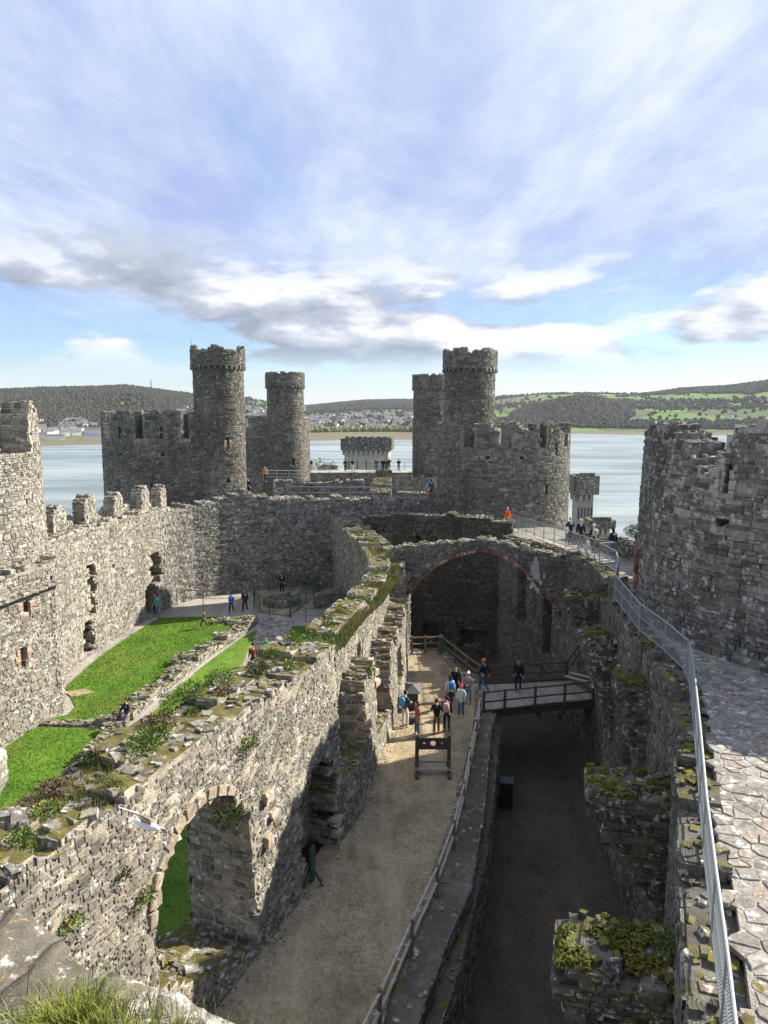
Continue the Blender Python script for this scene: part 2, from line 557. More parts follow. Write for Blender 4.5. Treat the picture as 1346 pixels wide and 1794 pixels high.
def terrain_mat():
    t = NT('far land')
    vc = t.voronoi(0.0052, 'F1', 'Color', sc=(1, 1, 0.0))
    c = t.ramp(vc, [(0.0, (0.07, 0.105, 0.035)), (0.3, (0.115, 0.21, 0.035)), (0.5, (0.13, 0.135, 0.06)), (0.68, (0.10, 0.18, 0.04)), (0.85, (0.13, 0.115, 0.075)), (1.0, (0.075, 0.10, 0.045))], 'CONSTANT')
    edge = t.voronoi(0.0052, 'DISTANCE_TO_EDGE', 'Distance', sc=(1, 1, 0.0))
    c = t.mix(t.ramp(edge, [(0.02, 1.0), (0.035, 0.0)]), c, (0.045, 0.05, 0.028))
    n = t.noise(0.02, 6, 0.65)
    c = t.mix(t.ramp(n, [(0.45, 0.0), (0.65, 0.6)]), c, (0.11, 0.105, 0.06))
    sp = t.node('ShaderNodeSeparateXYZ')
    t.l.new(t.pos(), sp.inputs[0])
    c = t.mix(t.ramp(t.math('MULTIPLY', t.math('ADD', sp.outputs[2], 20.0), 0.1), [(0.09, 1.0), (0.15, 0.0)]), c, (0.15, 0.13, 0.09))
    return t.done(c, 0.95, 0.1)


M['terrain'] = terrain_mat()


def foliage_far(name, cols):
    t = NT(name)
    c = t.ramp(t.island(), [(0, cols[0]), (0.4, cols[1]), (0.75, cols[2]), (1, cols[0])])
    return t.done(c, 0.95, 0.1)


M['wood_far'] = foliage_far('far bare woodland', [(0.036, 0.036, 0.027), (0.068, 0.057, 0.044), (0.040, 0.046, 0.027)])
M['scrub_far'] = foliage_far('waterside scrub', [(0.15, 0.155, 0.05), (0.22, 0.20, 0.09), (0.11, 0.125, 0.045)])
M['house_wall'] = plain_mat('white render', (0.72, 0.70, 0.66), 0.8, 0.1, 0.05)
M['house_roof'] = plain_mat('slate roof', (0.13, 0.12, 0.125), 0.7, 0.2, 0.05, isl=0.35)
M['rock'] = mortar_mat('castle rock', (0.10, 0.10, 0.075), (0.24, 0.22, 0.17), 0.8)

# ------------------------------------------------------------------ stone geometry


def stone_block(n, seed=None, slab=False):
    """unit stone variants in a local frame: x,y in [-1,1], z in [-0.3,1]"""
    r = np.random.default_rng(seed) if seed is not None else rng
    base = np.array([[-1, -1], [1, -1], [1, 1], [-1, 1]], float)
    V = np.zeros((n, 9, 3))
    V[:, 0:4, :2] = base
    V[:, 0:4, 2] = -0.3
    ins = 1 - r.uniform(0.02, 0.15, (n, 4, 2))
    V[:, 4:8, :2] = base * ins
    V[:, 4:8, 2] = r.uniform(0.6, 1.0, (n, 4))
    V[:, 8, :2] = r.uniform(-0.35, 0.35, (n, 2))
    V[:, 8, 2] = r.uniform(0.75, 1.08, n)
    if slab:
        V[:, 4:8, :2] = base * (1 - r.uniform(0.0, 0.12, (n, 4, 2))) + r.uniform(-0.16, 0.16, (n, 4, 2))
        V[:, 0:4, :2] = V[:, 4:8, :2] * 1.04
        V[:, 4:8, 2] = r.uniform(0.85, 1.0, (n, 4))
        V[:, 8, 2] = r.uniform(0.88, 1.0, n)
    return V


SF4 = np.array([[0, 1, 5, 4], [1, 2, 6, 5], [2, 3, 7, 6], [3, 0, 4, 7]])
SF3 = np.array([[4, 5, 8], [5, 6, 8], [6, 7, 8], [7, 4, 8]])
VARIANTS = {}


def unit_stone(mat, slab=False):
    key = (mat.name, slab)
    if key not in VARIANTS:
        out = []
        U = stone_block(8, 99, slab)
        for k in range(8):
            out.append(mesh_np('stone', U[k], SF4, SF3, [mat]))
        VARIANTS[key] = out
    return VARIANTS[key]


class Stones:
    """a set of stones given by centre, tangent, bitangent, normal and half sizes"""

    def __init__(s):
        s.c, s.t, s.b, s.n, s.h = [], [], [], [], []

    def add(s, c, t, b, n, h):
        if len(c):
            s.c.append(c); s.t.append(t); s.b.append(b); s.n.append(n); s.h.append(h)

    def emit(s, parent, mat, nsep, name='stone', group_name='stonework', minpx=8.0, slab=False):
        if not s.c:
            return
        c, t, b, n, h = (np.concatenate(a) for a in (s.c, s.t, s.b, s.n, s.h))
        d = c - CAM
        cy = d[:, 1] * math.cos(PITCH) - d[:, 2] * math.sin(PITCH)
        upc = d[:, 1] * math.sin(PITCH) + d[:, 2] * math.cos(PITCH)
        cyc = np.maximum(cy, 0.5)
        vis = (cy > 0.5) & (np.abs(d[:, 0] / cyc) < 0.54) & (np.abs(upc / cyc) < 0.72) & ((n * -d).sum(1) > 0)
        px = 1244 * 2 * np.maximum(h[:, 0], h[:, 1]) / cyc
        score = np.where(vis & (px >= minpx), h[:, 0] * h[:, 1] / cyc ** 2, 0)
        order = np.argsort(-score)[:nsep]
        order = order[score[order] > 0]
        sep = np.zeros(len(c), bool)
        sep[order] = True
        meshes = unit_stone(mat, slab)
        for i in order:
            o = bpy.data.objects.new(name, meshes[int(i) % 8])
            link(o, parent)
            A = np.eye(4)
            A[:3, 0], A[:3, 1], A[:3, 2], A[:3, 3] = t[i] * h[i, 0], b[i] * h[i, 1], n[i] * h[i, 2], c[i]
            o.matrix_basis = Matrix(A.tolist())
        k = ~sep
        if k.sum():
            U = stone_block(int(k.sum()), None, slab)
            hh = h[k]
            W = c[k][:, None, :] + U[:, :, 0:1] * (t[k] * hh[:, 0:1])[:, None, :] + U[:, :, 1:2] * (b[k] * hh[:, 1:2])[:, None, :] + U[:, :, 2:3] * (n[k] * hh[:, 2:3])[:, None, :]
            off = (np.arange(len(W)) * 9)[:, None, None]
            me = mesh_np(group_name, W.reshape(-1, 3), (SF4[None] + off).reshape(-1, 4), (SF3[None] + off).reshape(-1, 3), [mat])
            o = put(group_name, me, parent)
            o['kind'] = 'stuff'


def hash1(a, k=0):
    x = np.sin(np.asarray(a, float) * 127.1 + k * 311.7) * 43758.5453
    return x - np.floor(x)


def wall(parent, path, z0, top, thick, core, stone, mask=None, ds=0.3, dz=0.25, closed=False, size=(0.26, 0.11), nsep=0,
         sides='FBTJ', batter=0.0, ragged=0.35, proud=0.05, jit=0.03, cap=None, cap_h=0.10, cap_sep=0, core_name='wall_core', nest=False, cap_keep=0.75):
    """a rubble wall on a plan path (front face to the right of travel); top and mask get arrays (s, z, x, y)"""
    P = np.array(path, float)
    if closed:
        P = np.vstack([P, P[:1]])
    seg = np.hypot(*np.diff(P, axis=0).T)
    S = np.concatenate([[0], np.cumsum(seg)])
    L = S[-1]

    def at(s_):
        s_ = np.clip(s_, 0, L) if not closed else np.mod(s_, L)
        return np.stack([np.interp(s_, S, P[:, 0]), np.interp(s_, S, P[:, 1])], -1)

    def frame(s_):
        e = 0.25
        if closed:
            d = at(s_ + e) - at(s_ - e)
        else:
            d = at(np.minimum(s_ + e, L)) - at(np.maximum(s_ - e, 0))
        d /= np.maximum(np.hypot(d[..., 0], d[..., 1]), 1e-6)[..., None]
        return d, np.stack([d[..., 1], -d[..., 0]], -1)

    topf = top if callable(top) else (lambda s_, x, y: np.full(np.shape(s_), float(top)))

    def solid(s_, z_):
        xy = at(s_)
        x, y = xy[..., 0], xy[..., 1]
        q = np.floor(s_ / 0.55)
        tt = topf(s_, x, y) - ragged * hash1(q, 1) * (0.4 + 0.6 * hash1(np.floor(s_ / 1.9), 2))
        ok = z_ < tt
        if mask is not None:
            ok &= mask(s_, z_, x, y)
        if not closed:
            ok &= (s_ > -1e-6) & (s_ < L + 1e-6)
        return ok

    ns = max(3, int(round(L / ds)))
    sl = np.linspace(0, L, ns + 1)
    ztop = float(np.max(topf(sl, at(sl)[:, 0], at(sl)[:, 1])))
    nz = max(2, int(math.ceil((ztop - z0) / dz)))
    zl = z0 + (ztop - z0) * np.arange(nz + 1) / nz
    sc, zc = (sl[:-1] + sl[1:]) / 2, (zl[:-1] + zl[1:]) / 2
    SS, ZZ = np.meshgrid(sc, zc, indexing='ij')
    G = solid(SS, ZZ)
    C = at(sl)
    if closed:
        C[-1] = C[0]
    T, N = frame(sl)
    if closed:
        T[-1], N[-1] = T[0], N[0]

    def grid(off, b_):
        V = np.zeros((ns + 1, nz + 1, 3))
        dd = off - b_ * (zl - z0)
        V[..., 0] = C[:, None, 0] + N[:, None, 0] * dd[None, :]
        V[..., 1] = C[:, None, 1] + N[:, None, 1] * dd[None, :]
        V[..., 2] = zl[None, :]
        J = rng.uniform(-jit, jit, V.shape)
        if closed:
            J[-1] = J[0]
        return V + J

    F, B = grid(0.0, batter), grid(-thick, 0.0)
    nv = (ns + 1) * (nz + 1)
    idx = np.arange(nv).reshape(ns + 1, nz + 1)
    faces = []
    a, b, c_, d_ = idx[:-1, :-1], idx[1:, :-1], idx[1:, 1:], idx[:-1, 1:]
    q = np.stack([a, b, c_, d_], -1)[G]
    faces.append(q)
    faces.append((q + nv)[:, ::-1])
    Gp = np.pad(G, 1)
    if closed:
        Gp[0, 1:-1], Gp[-1, 1:-1] = G[-1], G[0]
    eL = G & ~Gp[:-2, 1:-1]; eR = G & ~Gp[2:, 1:-1]; eD = G & ~Gp[1:-1, :-2]; eU = G & ~Gp[1:-1, 2:]
    for e, (i, j) in ((eL, (a, d_)), (eR, (c_, b)), (eD, (b, a)), (eU, (d_, c_))):
        faces.append(np.stack([i[e], j[e], j[e] + nv, i[e] + nv], -1))
    Vall = np.concatenate([F.reshape(-1, 3), B.reshape(-1, 3)])
    Fall = np.concatenate(faces)
    used, inv = np.unique(Fall, return_inverse=True)
    core_obj = put(core_name, mesh_np(core_name, Vall[used], inv.reshape(-1, 4), None, [core]), parent)
    if nest:
        parent = core_obj

    st = Stones()
    # coursed stones on the faces
    for side in 'FB':
        if side not in sides:
            continue
        ss, zz, ww, hh = [], [], [], []
        z = z0
        while z < ztop:
            h = size[1] * rng.choice([0.6, 0.75, 0.9, 1.05, 1.25, 1.55, 1.9], p=[0.12, 0.18, 0.22, 0.2, 0.15, 0.09, 0.04])
            n = int(L / size[0] * 1.4) + 4
            w = size[0] * np.clip(rng.lognormal(-0.08, 0.45, n), 0.35, 2.4)
            e = np.cumsum(w) - rng.uniform(0, size[0])
            k = e < L + size[0]
            cs = (e - w / 2)[k]
            ss.append(cs); zz.append(np.full(len(cs), z + h / 2) + rng.uniform(-0.2, 0.2, len(cs)) * h * 0.3); ww.append(w[k]); hh.append(np.full(len(cs), h))
            z += h
        ss, zz, ww, hh = (np.concatenate(v) for v in (ss, zz, ww, hh))
        ok = solid(ss, zz) & solid(ss - ww * 0.38, zz) & solid(ss + ww * 0.38, zz)
        ok &= rng.random(len(ok)) > 0.02
        ok &= fbm(ss * 0.9 + z0, zz * 1.6 + L, 31, 4) < 1.25
        ss, zz, ww, hh = ss[ok], zz[ok], ww[ok], hh[ok]
        if len(ss):
            xy = at(ss)
            tt, nn = frame(ss)
            sg = 1 if side == 'F' else -1
            off = -batter * (zz - z0) if side == 'F' else np.full(len(ss), -thick)
            c3 = np.stack([xy[:, 0] + nn[:, 0] * off, xy[:, 1] + nn[:, 1] * off, zz], -1)
            nn = nn * sg
            tt = tt * sg
            t3 = np.stack([tt[:, 0], tt[:, 1], rng.uniform(-0.05, 0.05, len(tt))], -1)
            n3 = np.stack([nn[:, 0], nn[:, 1], np.zeros(len(nn))], -1)
            b3 = np.cross(n3, t3)
            gap = rng.uniform(0.006, 0.016, len(ss))
            H3 = np.stack([ww / 2 - gap, hh / 2 - gap * 0.7, proud * rng.uniform(0.5, 1.6, len(ss))], -1)
            st.add(c3, t3, b3, n3, np.maximum(H3, 0.02))
    tops = Stones()
    cellw = L / ns

    def reveal(e, kind):
        ii, jj = np.nonzero(e)
        if not len(ii):
            return
        m = max(1, int(round(thick / (0.42 if kind != 'U' else 0.22))))
        for k in range(m):
            f = (k + rng.uniform(0.3, 0.7, len(ii))) / m
            if kind == 'U':
                s_ = sc[ii] + rng.uniform(-0.14, 0.14, len(ii)); z_ = zl[jj + 1] - 0.01
            elif kind == 'D':
                s_ = sc[ii]; z_ = zl[jj]
            else:
                s_ = sl[ii] if kind == 'L' else sl[ii + 1]; z_ = zc[jj]
            xy = at(s_)
            tt, nn = frame(s_)
            off = -(f * thick)
            bt = batter * (z_ - z0) * (1 - f)
            c3 = np.stack([xy[:, 0] + nn[:, 0] * (off - bt), xy[:, 1] + nn[:, 1] * (off - bt), z_], -1)
            T3 = np.stack([tt[:, 0], tt[:, 1], np.zeros(len(tt))], -1)
            N3 = np.stack([nn[:, 0], nn[:, 1], np.zeros(len(nn))], -1)
            Z3 = np.tile([0.0, 0.0, 1.0], (len(ii), 1))
            if kind in 'UD':
                sgn = 1 if kind == 'U' else -1
                yaw = rng.uniform(-1.5, 1.5, len(ii))[:, None]
                tx = T3 * np.cos(yaw) + N3 * np.sin(yaw)
                nr = Z3 * sgn + rng.normal(0, 0.13, (len(ii), 3))
                nr /= np.linalg.norm(nr, axis=1)[:, None]
                by = np.cross(nr, tx)
                big = rng.random(len(ii)) < 0.12
                w = rng.uniform(0.05, 0.15, len(ii)) * np.where(big, 1.5, 1.0); h = rng.uniform(0.05, 0.12, len(ii)) * np.where(big, 1.5, 1.0)
                d = cap_h * rng.uniform(0.15, 1.3, len(ii))
                kp = rng.random(len(ii)) > (1 - cap_keep if kind == 'U' else 0.0)
                (tops if kind == 'U' else st).add(c3[kp], tx[kp], by[kp], nr[kp], np.stack([w, h, d], -1)[kp])
            else:
                nr = T3 * (-1 if kind == 'L' else 1)
                tx = N3
                by = np.cross(nr, tx)
                w = thick / m * rng.uniform(0.36, 0.52, len(ii)); h = (zl[1] - zl[0]) * rng.uniform(0.3, 0.48, len(ii))
                st.add(c3, tx, by, nr, np.stack([w, h, proud * rng.uniform(0.4, 1.8, len(ii))], -1))

    if 'J' in sides:
        reveal(eL, 'L'); reveal(eR, 'R'); reveal(eD, 'D')
    if 'T' in sides:
        reveal(eU, 'U')
    st.emit(parent, stone, nsep)
    tops.emit(parent, cap or stone, cap_sep, 'capstone', 'wall_top_rubble', slab=True)
    return core_obj


def circle(cx, cy, r, n=72, start=0.0):
    """clockwise, so that the front face looks outwards... travel with the outside on the right"""
    return [(cx + r * math.cos(start + 2 * math.pi * k / n), cy + r * math.sin(start + 2 * math.pi * k / n)) for k in range(n)]


def rect_hole(s, z, s0, s1, z0, z1):
    return (s > s0) & (s < s1) & (z > z0) & (z < z1)


def arch_hole(s, z, s0, s1, z0, zs, zt):
    """opening with a rounded head from springing zs to crown zt"""
    m, h = (s0 + s1) / 2, (s1 - s0) / 2
    u = np.clip(np.abs(s - m) / h, 0, 1)
    return (s > s0) & (s < s1) & (z > z0) & (z < zs + (zt - zs) * np.sqrt(np.maximum(0, 1 - u ** 2)))


def slit_frame(parent, pos, nrm, w, h, mat, lit=True):
    """dressed stones round a narrow loop: each a part"""
    n = Vector(nrm).normalized()
    t = Vector((-n.y, n.x, 0))
    for sgn in (-1, 1):
        for k in range(max(2, int(h / 0.32))):
            z = pos[2] - h / 2 + 0.16 + k * 0.32
            ww = random.uniform(0.14, 0.32)
            c = Vector(pos) + t * sgn * (w / 2 + ww / 2) + Vector((0, 0, z - pos[2])) - n * 0.015
            mb = MB()
            R = Matrix((t, n, Vector((0, 0, 1)))).transposed()
            mb.box(c, (ww, 0.16, 0.30), rot=R, bev=0.02, jit=0.008)
            mb.build('dressed_stone', mat, parent)


# ------------------------------------------------------------------ the setting: water, far land, castle rock
def interp(x, xs, ys):
    return np.interp(x, xs, ys)


def fbm(x, y, seed=0, octs=5):
    out = np.zeros_like(x, dtype=float)
    amp, fr = 1.0, 1.0
    r = np.random.default_rng(seed)
    for _ in range(octs):
        for _k in range(3):
            a = r.uniform(0, 2 * math.pi); p = r.uniform(0, 2 * math.pi)
            out += amp / 3 * np.sin((x * math.cos(a) + y * math.sin(a)) * fr + p)
        amp *= 0.55
        fr *= 2.03
    return out


mb = MB()
mb.add([(-9000, -200, -20), (9000, -200, -20), (9000, 12000, -20), (-9000, 12000, -20)], [(0, 1, 2, 3)])
tag(mb.build('water', M['water']), kind='structure')

UX = [-200, 0, 100, 160, 230, 280, 330, 400, 440, 480, 540, 600, 640, 725, 790, 870, 950, 1050, 1120, 1200, 1270, 1346, 1500]
RV = [690, 692, 686, 683, 680, 686, 693, 704, 699, 706, 711, 706, 703, 702, 700, 698, 694, 691, 692, 686, 683, 675, 672]


def land_height(az, r):
    u = 673 + 1244 * np.tan(np.clip(az, -1.2, 1.2))
    shore = interp(u, [0, 340, 540, 725, 860, 1015, 1346], [800, 820, 880, 900, 1050, 1130, 1150]) + 25 * fbm(az * 25, az * 7, 3, 4)
    R = interp(u, [0, 330, 420, 540, 725, 900, 1346], [2000, 2050, 2700, 3600, 3600, 2700, 2500])
    zr = 15 + (719 - interp(u, UX, RV)) / 1244 * R
    t = np.clip((r - shore) / (R - shore), -0.3, 1.0)
    foot = interp(u, [0, 330, 420, 725, 900, 1346], [0.28, 0.28, 0.12, 0.12, 0.16, 0.14])
    ramp = np.clip((t - foot) / (1 - foot), 0, 1)
    ramp = ramp * ramp * (3 - 2 * ramp) * 0.6 + ramp * 0.4
    z = -19.2 + np.clip(t, 0, 1) * 7.0 + ramp * (zr + 12.5)
    x, y = r * np.sin(az), r * np.cos(az)
    z = z + ramp * 7 * fbm(x / 260, y / 260, 5, 4)
    z = z + 36 * np.exp(-(((u - 1010) / 75) ** 2 + ((r - 1800) / 230) ** 2)) * (ramp > 0)
    z = z + 10 * np.exp(-(((u - 225) / 60) ** 2 + ((r - 1620) / 170) ** 2))
    z = np.where(r > R, z - (r - R) * 0.06, z)
    z = np.where(t < 0, -19.2 + t * 60, z)
    return z


def build_land():
    az = np.radians(np.linspace(-52, 52, 320))
    rr = np.concatenate([np.linspace(700, 1300, 46), np.linspace(1320, 3600, 90), np.linspace(3700, 6500, 14)])
    A, Rr = np.meshgrid(az, rr, indexing='ij')
    Z = land_height(A, Rr)
    V = np.stack([Rr * np.sin(A), Rr * np.cos(A), Z], -1)
    n, m = A.shape
    idx = np.arange(n * m).reshape(n, m)
    q = np.stack([idx[:-1, :-1], idx[:-1, 1:], idx[1:, 1:], idx[1:, :-1]], -1).reshape(-1, 4)
    o = put('terrain', mesh_np('terrain', V.reshape(-1, 3), q, None, [M['terrain']], smooth=True))
    tag(o, kind='structure')


build_land()

ICO_V, ICO_F = None, None


def ico():
    global ICO_V, ICO_F
    if ICO_V is None:
        bm = bmesh.new()
        bmesh.ops.create_icosphere(bm, subdivisions=1, radius=1)
        ICO_V = np.array([v.co[:] for v in bm.verts])
        ICO_F = np.array([[v.index for v in f.verts] for f in bm.faces])
        bm.free()
    return ICO_V, ICO_F


def blobs(name, pos, rad, mat, squash=1.0, jit=0.25, parent=None):
    V, F = ico()
    n = len(pos)
    W = V[None] * (1 + rng.uniform(-jit, jit, (n, len(V), 1))) * np.asarray(rad)[:, None, None]
    W = W * np.array([1, 1, squash]) + np.asarray(pos)[:, None, :]
    off = (np.arange(n) * len(V))[:, None, None]
    o = put(name, mesh_np(name, W.reshape(-1, 3), None, (F[None] + off).reshape(-1, 3), [mat]), parent)
    return tag(o, kind='stuff')


def far_woods():
    n = 190000
    u = rng.uniform(-60, 1400, n)
    az = np.arctan((u - 673) / 1244)
    r = rng.uniform(830, 3500, n)
    x, y = r * np.sin(az), r * np.cos(az)
    z = land_height(az, r)
    nz = fbm(x / 190, y / 190, 11, 4)
    dens = 0.012 + 0.0 * u
    dens = np.where(nz > 0.35, 0.4, dens)
    left = (u < 345) & (r > 1180) & (r < 2100)
    dens = np.where(left, 0.9, dens)
    quarry = np.exp(-(((u - 240) / 38) ** 2 + ((r - 1560) / 120) ** 2)) > 0.45
    dens = np.where(quarry, 0.16, dens)
    knoll = np.exp(-(((u - 1000) / 105) ** 2 + ((r - 1700) / 260) ** 2)) > 0.35
    dens = np.where(knoll, 0.95, dens)
    low = (u > 880) & (r > 1220) & (r < 1520)
    dens = np.where(low, 0.42, dens)
    upper = (u > 1180) & (r > 2050) & (nz > 0.1)
    dens = np.where(upper, 0.8, dens)
    mid = (u > 540) & (u < 760) & (r > 2300)
    dens = np.where(mid, 0.5, dens)
    town = (u > 350) & (u < 800) & (r > 1180) & (r < 2200)
    dens = np.where(town, 0.06, dens)
    band = (u > 860) & (np.sin(r / 95 + 1.5 * fbm(x / 300, y / 300, 8, 3)) > 0.45)
    dens = np.where(band & (dens < 0.3), 0.14, dens)
    k = (rng.random(n) < dens) & (z > -17.5) & (r > 1120)
    sz = rng.uniform(2.4, 5.4, n)
    P = np.stack([x, y, z + sz * 0.6], -1)[k]
    blobs('far_woodland', P, sz[k], M['wood_far'], 1.15, 0.3)
    # willow scrub along the opposite shore
    n = 7000
    u = rng.uniform(425, 880, n)
    az = np.arctan((u - 673) / 1244)
    r = rng.uniform(905, 1180, n)
    z = land_height(az, r)
    k = z > -18.6
    sz = rng.uniform(1.8, 4.6, n)
    P = np.stack([r * np.sin(az), r * np.cos(az), z + sz * 0.8], -1)[k]
    blobs('shore_scrub', P, sz[k], M['scrub_far'], 1.25, 0.35)
    n = 2600
    u = rng.uniform(-40, 345, n)
    az = np.arctan((u - 673) / 1244)
    r = rng.uniform(830, 1180, n)
    z = land_height(az, r)
    k = (z > -18.3) & (fbm(r * np.sin(az) / 60, r * np.cos(az) / 60, 4, 3) > 0.1)
    sz = rng.uniform(1.5, 4.0, n)
    P = np.stack([r * np.sin(az), r * np.cos(az), z + sz * 0.6], -1)[k]
    blobs('shore_hedge', P, sz[k], M['wood_far'], 1.1, 0.35)


far_woods()


def house_meshes(w, d, h, rh):
    a = MB()
    a.add([(-w, -d, -2), (w, -d, -2), (w, d, -2), (-w, d, -2), (-w, -d, h), (w, -d, h), (w, d, h), (-w, d, h), (-w, 0, h + rh), (w, 0, h + rh)],
          [(0, 1, 5, 4), (1, 2, 6, 9, 5), (2, 3, 7, 6), (3, 0, 4, 8, 7)])
    b = MB()
    o = 0.5
    b.add([(-w - o, -d - o, h - 0.3), (w + o, -d - o, h - 0.3), (w + o, 0, h + rh + 0.15), (-w - o, 0, h + rh + 0.15), (w + o, d + o, h - 0.3), (-w - o, d + o, h - 0.3)],
          [(0, 1, 2, 3), (3, 2, 4, 5)])
    return a.mesh('wall', M['house_wall']), b.mesh('roof', M['house_roof'])


def far_houses():
    kinds = [house_meshes(6, 5, 6.4, 3), house_meshes(9, 5.4, 6.6, 3.2), house_meshes(5.2, 5.2, 7, 3), house_meshes(15, 6, 7, 3)]
    spots = []
    for _ in range(215):
        u = random.uniform(430, 790)
        r = random.uniform(1190, 1980)
        spots.append((u, r, 'town'))
    for _ in range(34):
        spots.append((random.uniform(62, 175), random.uniform(1010, 1330), 'west'))
    for _ in range(10):
        spots.append((random.uniform(300, 342), random.uniform(1350, 1640), 'hill'))
    for u, r in ((1195, 1430), (1186, 1180), (1290, 1330), (1120, 1560), (1275, 1600)):
        spots.append((u, r, 'right'))
    lab = {'town': ('small white house in the far town behind the willow scrub', 'houses of the far town'),
           'west': ('small white house at the foot of the wooded left hill', 'houses under the wooded hill'),
           'hill': ('small white house high on the wooded hillside left of the turret', 'houses on the wooded hillside'),
           'right': ('lone white farmhouse among dark trees across the water on the right', 'farmhouses on the right shore')}
    for u, r, w in spots:
        az = math.atan((u - 673) / 1244)
        z = float(land_height(np.array([az]), np.array([float(r)]))[0])
        k = random.choice(kinds[:3] if random.random() < 0.85 else kinds)
        rz = -az + random.choice((0, 0, 0, 1.57)) + random.uniform(-0.5, 0.5)
        root = thing('house', lab[w][0], 'house', (r * math.sin(az), r * math.cos(az), z), lab[w][1])
        root.rotation_euler = (0, 0, rz)
        for nm, me in zip(('wall', 'roof'), k):
            o = bpy.data.objects.new(nm, me)
            COL.objects.link(o)
            o.parent = root
    # long pale sheds by the left shore
    for i, (u, r, w, lb) in enumerate(((98, 905, 22, 'long white flat shed by the shore, left of the drum tower'), (163, 890, 16, 'low pale shed on the shore close beside the battlements'), (75, 990, 14, 'grey shed on the far shore at the left edge of the water'))):
        az = math.atan((u - 673) / 1244)
        z = float(land_height(np.array([az]), np.array([float(r)]))[0])
        root = thing('shed', lb, 'shed', (r * math.sin(az), r * math.cos(az), z))
        root.rotation_euler = (0, 0, -az)
        a = MB().box((0, 0, 1.5), (w, 10, 7))
        o = bpy.data.objects.new('wall', a.mesh('wall', M['house_wall'])); COL.objects.link(o); o.parent = root
        b = MB()
        hw = w / 2 + 0.4
        b.add([(-hw, -5.4, 5.0), (hw, -5.4, 5.0), (hw, 0, 6.6), (-hw, 0, 6.6), (hw, 5.4, 5.0), (-hw, 5.4, 5.0)], [(0, 1, 2, 3), (3, 2, 4, 5)])
        o = bpy.data.objects.new('roof', b.mesh('roof', M['slate'])); COL.objects.link(o); o.parent = root
    az = math.atan((271 - 673) / 1244)
    r = 1950
    z = float(land_height(np.array([az]), np.array([float(r)]))[0])
    mb = MB().tube([(0, 0, -5), (0, 0, 30), (0, 0, 34)], [1.6, 1.0, 0.2], 6)
    mb.box((0, 0, 2), (5, 5, 4))
    o = mb.build('monument', M['slate'])
    o.location = (r * math.sin(az), r * math.cos(az), z)
    tag(o, 'thin pale monument needle on top of the wooded hill', 'monument')


far_houses()

# castle rock under everything
V, F = [], []
ring = [(-34, -14), (-34, 40), (-31, 76), (-22, 112), (10, 114), (22, 100), (24, 60), (27, 30), (22, -14)]
n = len(ring)
mb = MB()
inner = [(x, y, -4.6) for x, y in ring]
cx, cy = -4, 50
outer = [(cx + (x - cx) * 1.22, cy + (y - cy) * 1.10, -22) for x, y in ring]
mb.add(inner + outer, [tuple(range(n))] + [(i, n + i, n + (i + 1) % n, (i + 1) % n) for i in range(n)])
tag(mb.build('castle_rock', M['rock']), kind='structure')


def sheet(name, poly, z, mat, sub=0.0):
    mb = MB()
    mb.add([(x, y, z) for x, y in poly], [tuple(range(len(poly)))])
    bm = bmesh.new()
    me = mb.mesh(name, mat)
    bm.from_mesh(me)
    bmesh.ops.triangulate(bm, faces=bm.faces)
    bm.to_mesh(me)
    bm.free()
    return put(name, me)


# ------------------------------------------------------------------ grounds inside the castle
HALL = [(-10.0, 1.5), (-8.2, 5.5), (-7.2, 8.5), (-5.7, 12.3), (-4.24, 16.06), (-2.62, 19.94), (-1.81, 22.33), (-0.9, 24.64), (-0.2, 29.1),
        (0.44, 32.1), (1.15, 37.0), (1.4, 39.9), (1.5, 42.6), (1.1, 46.5), (-0.3, 52.0), (-2.0, 58.5)]
CURT = [(0.9, -1.0), (2.5, 4.0), (4.0, 8.3), (4.6, 9.8), (5.4, 11.9), (6.6, 15.0), (8.1, 18.7), (8.8, 21.5), (9.2, 25.5), (9.7, 29.4), (10.9, 33.5), (11.2, 38.0), (10.8, 41.0), (8.6, 51.0), (7.3, 60.0)]
EDGE = [(-1.9, 10.5), (-0.11, 15.57), (0.42, 17.46), (1.57, 20.5), (2.67, 24.26), (3.47, 27.56), (4.4, 31.6), (4.75, 33.6), (5.3, 37.6), (4.15, 40.3), (3.5, 43.2)]
tag(sheet('hall_floor', [(-10.5, -2), (-9, 3)] + [(x - 0.5, y) for x, y in HALL[1:13]] + EDGE[::-1] + [(-2.5, 6), (-3.5, -2)], 0.0, M['gravel']), kind='structure')
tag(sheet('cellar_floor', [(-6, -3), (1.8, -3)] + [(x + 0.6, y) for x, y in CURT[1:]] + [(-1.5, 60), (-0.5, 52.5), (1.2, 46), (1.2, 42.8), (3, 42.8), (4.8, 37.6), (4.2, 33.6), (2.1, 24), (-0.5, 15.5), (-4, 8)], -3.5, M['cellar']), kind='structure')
tag(sheet('yard_path', [(-21, 20), (-21, 62), (-1.0, 62), (0.3, 47), (0.6, 42), (-0.5, 33), (-2.2, 25), (-5, 18.0), (-9.5, 6), (-13, 8)], -0.03, M['path']), kind='structure')
LAWN_A = [(-17.1, 33.0), (-15.7, 33.5), (-15.8, 34.6), (-17.45, 37.2), (-17.5, 42.0), (-17.1, 46), (-16.4, 50.2), (-13, 50.5), (-10.2, 50.3), (-9.6, 48.6), (-10.1, 46.4), (-11.6, 40.4), (-12.4, 33.6), (-12.9, 32.6)]
LAWN_B = [(-17.0, 30.2), (-16.7, 32.2), (-13.2, 31.9), (-12.9, 30.4), (-12.0, 26.0), (-11.6, 22.4), (-17.5, 22.4), (-17.6, 26)]
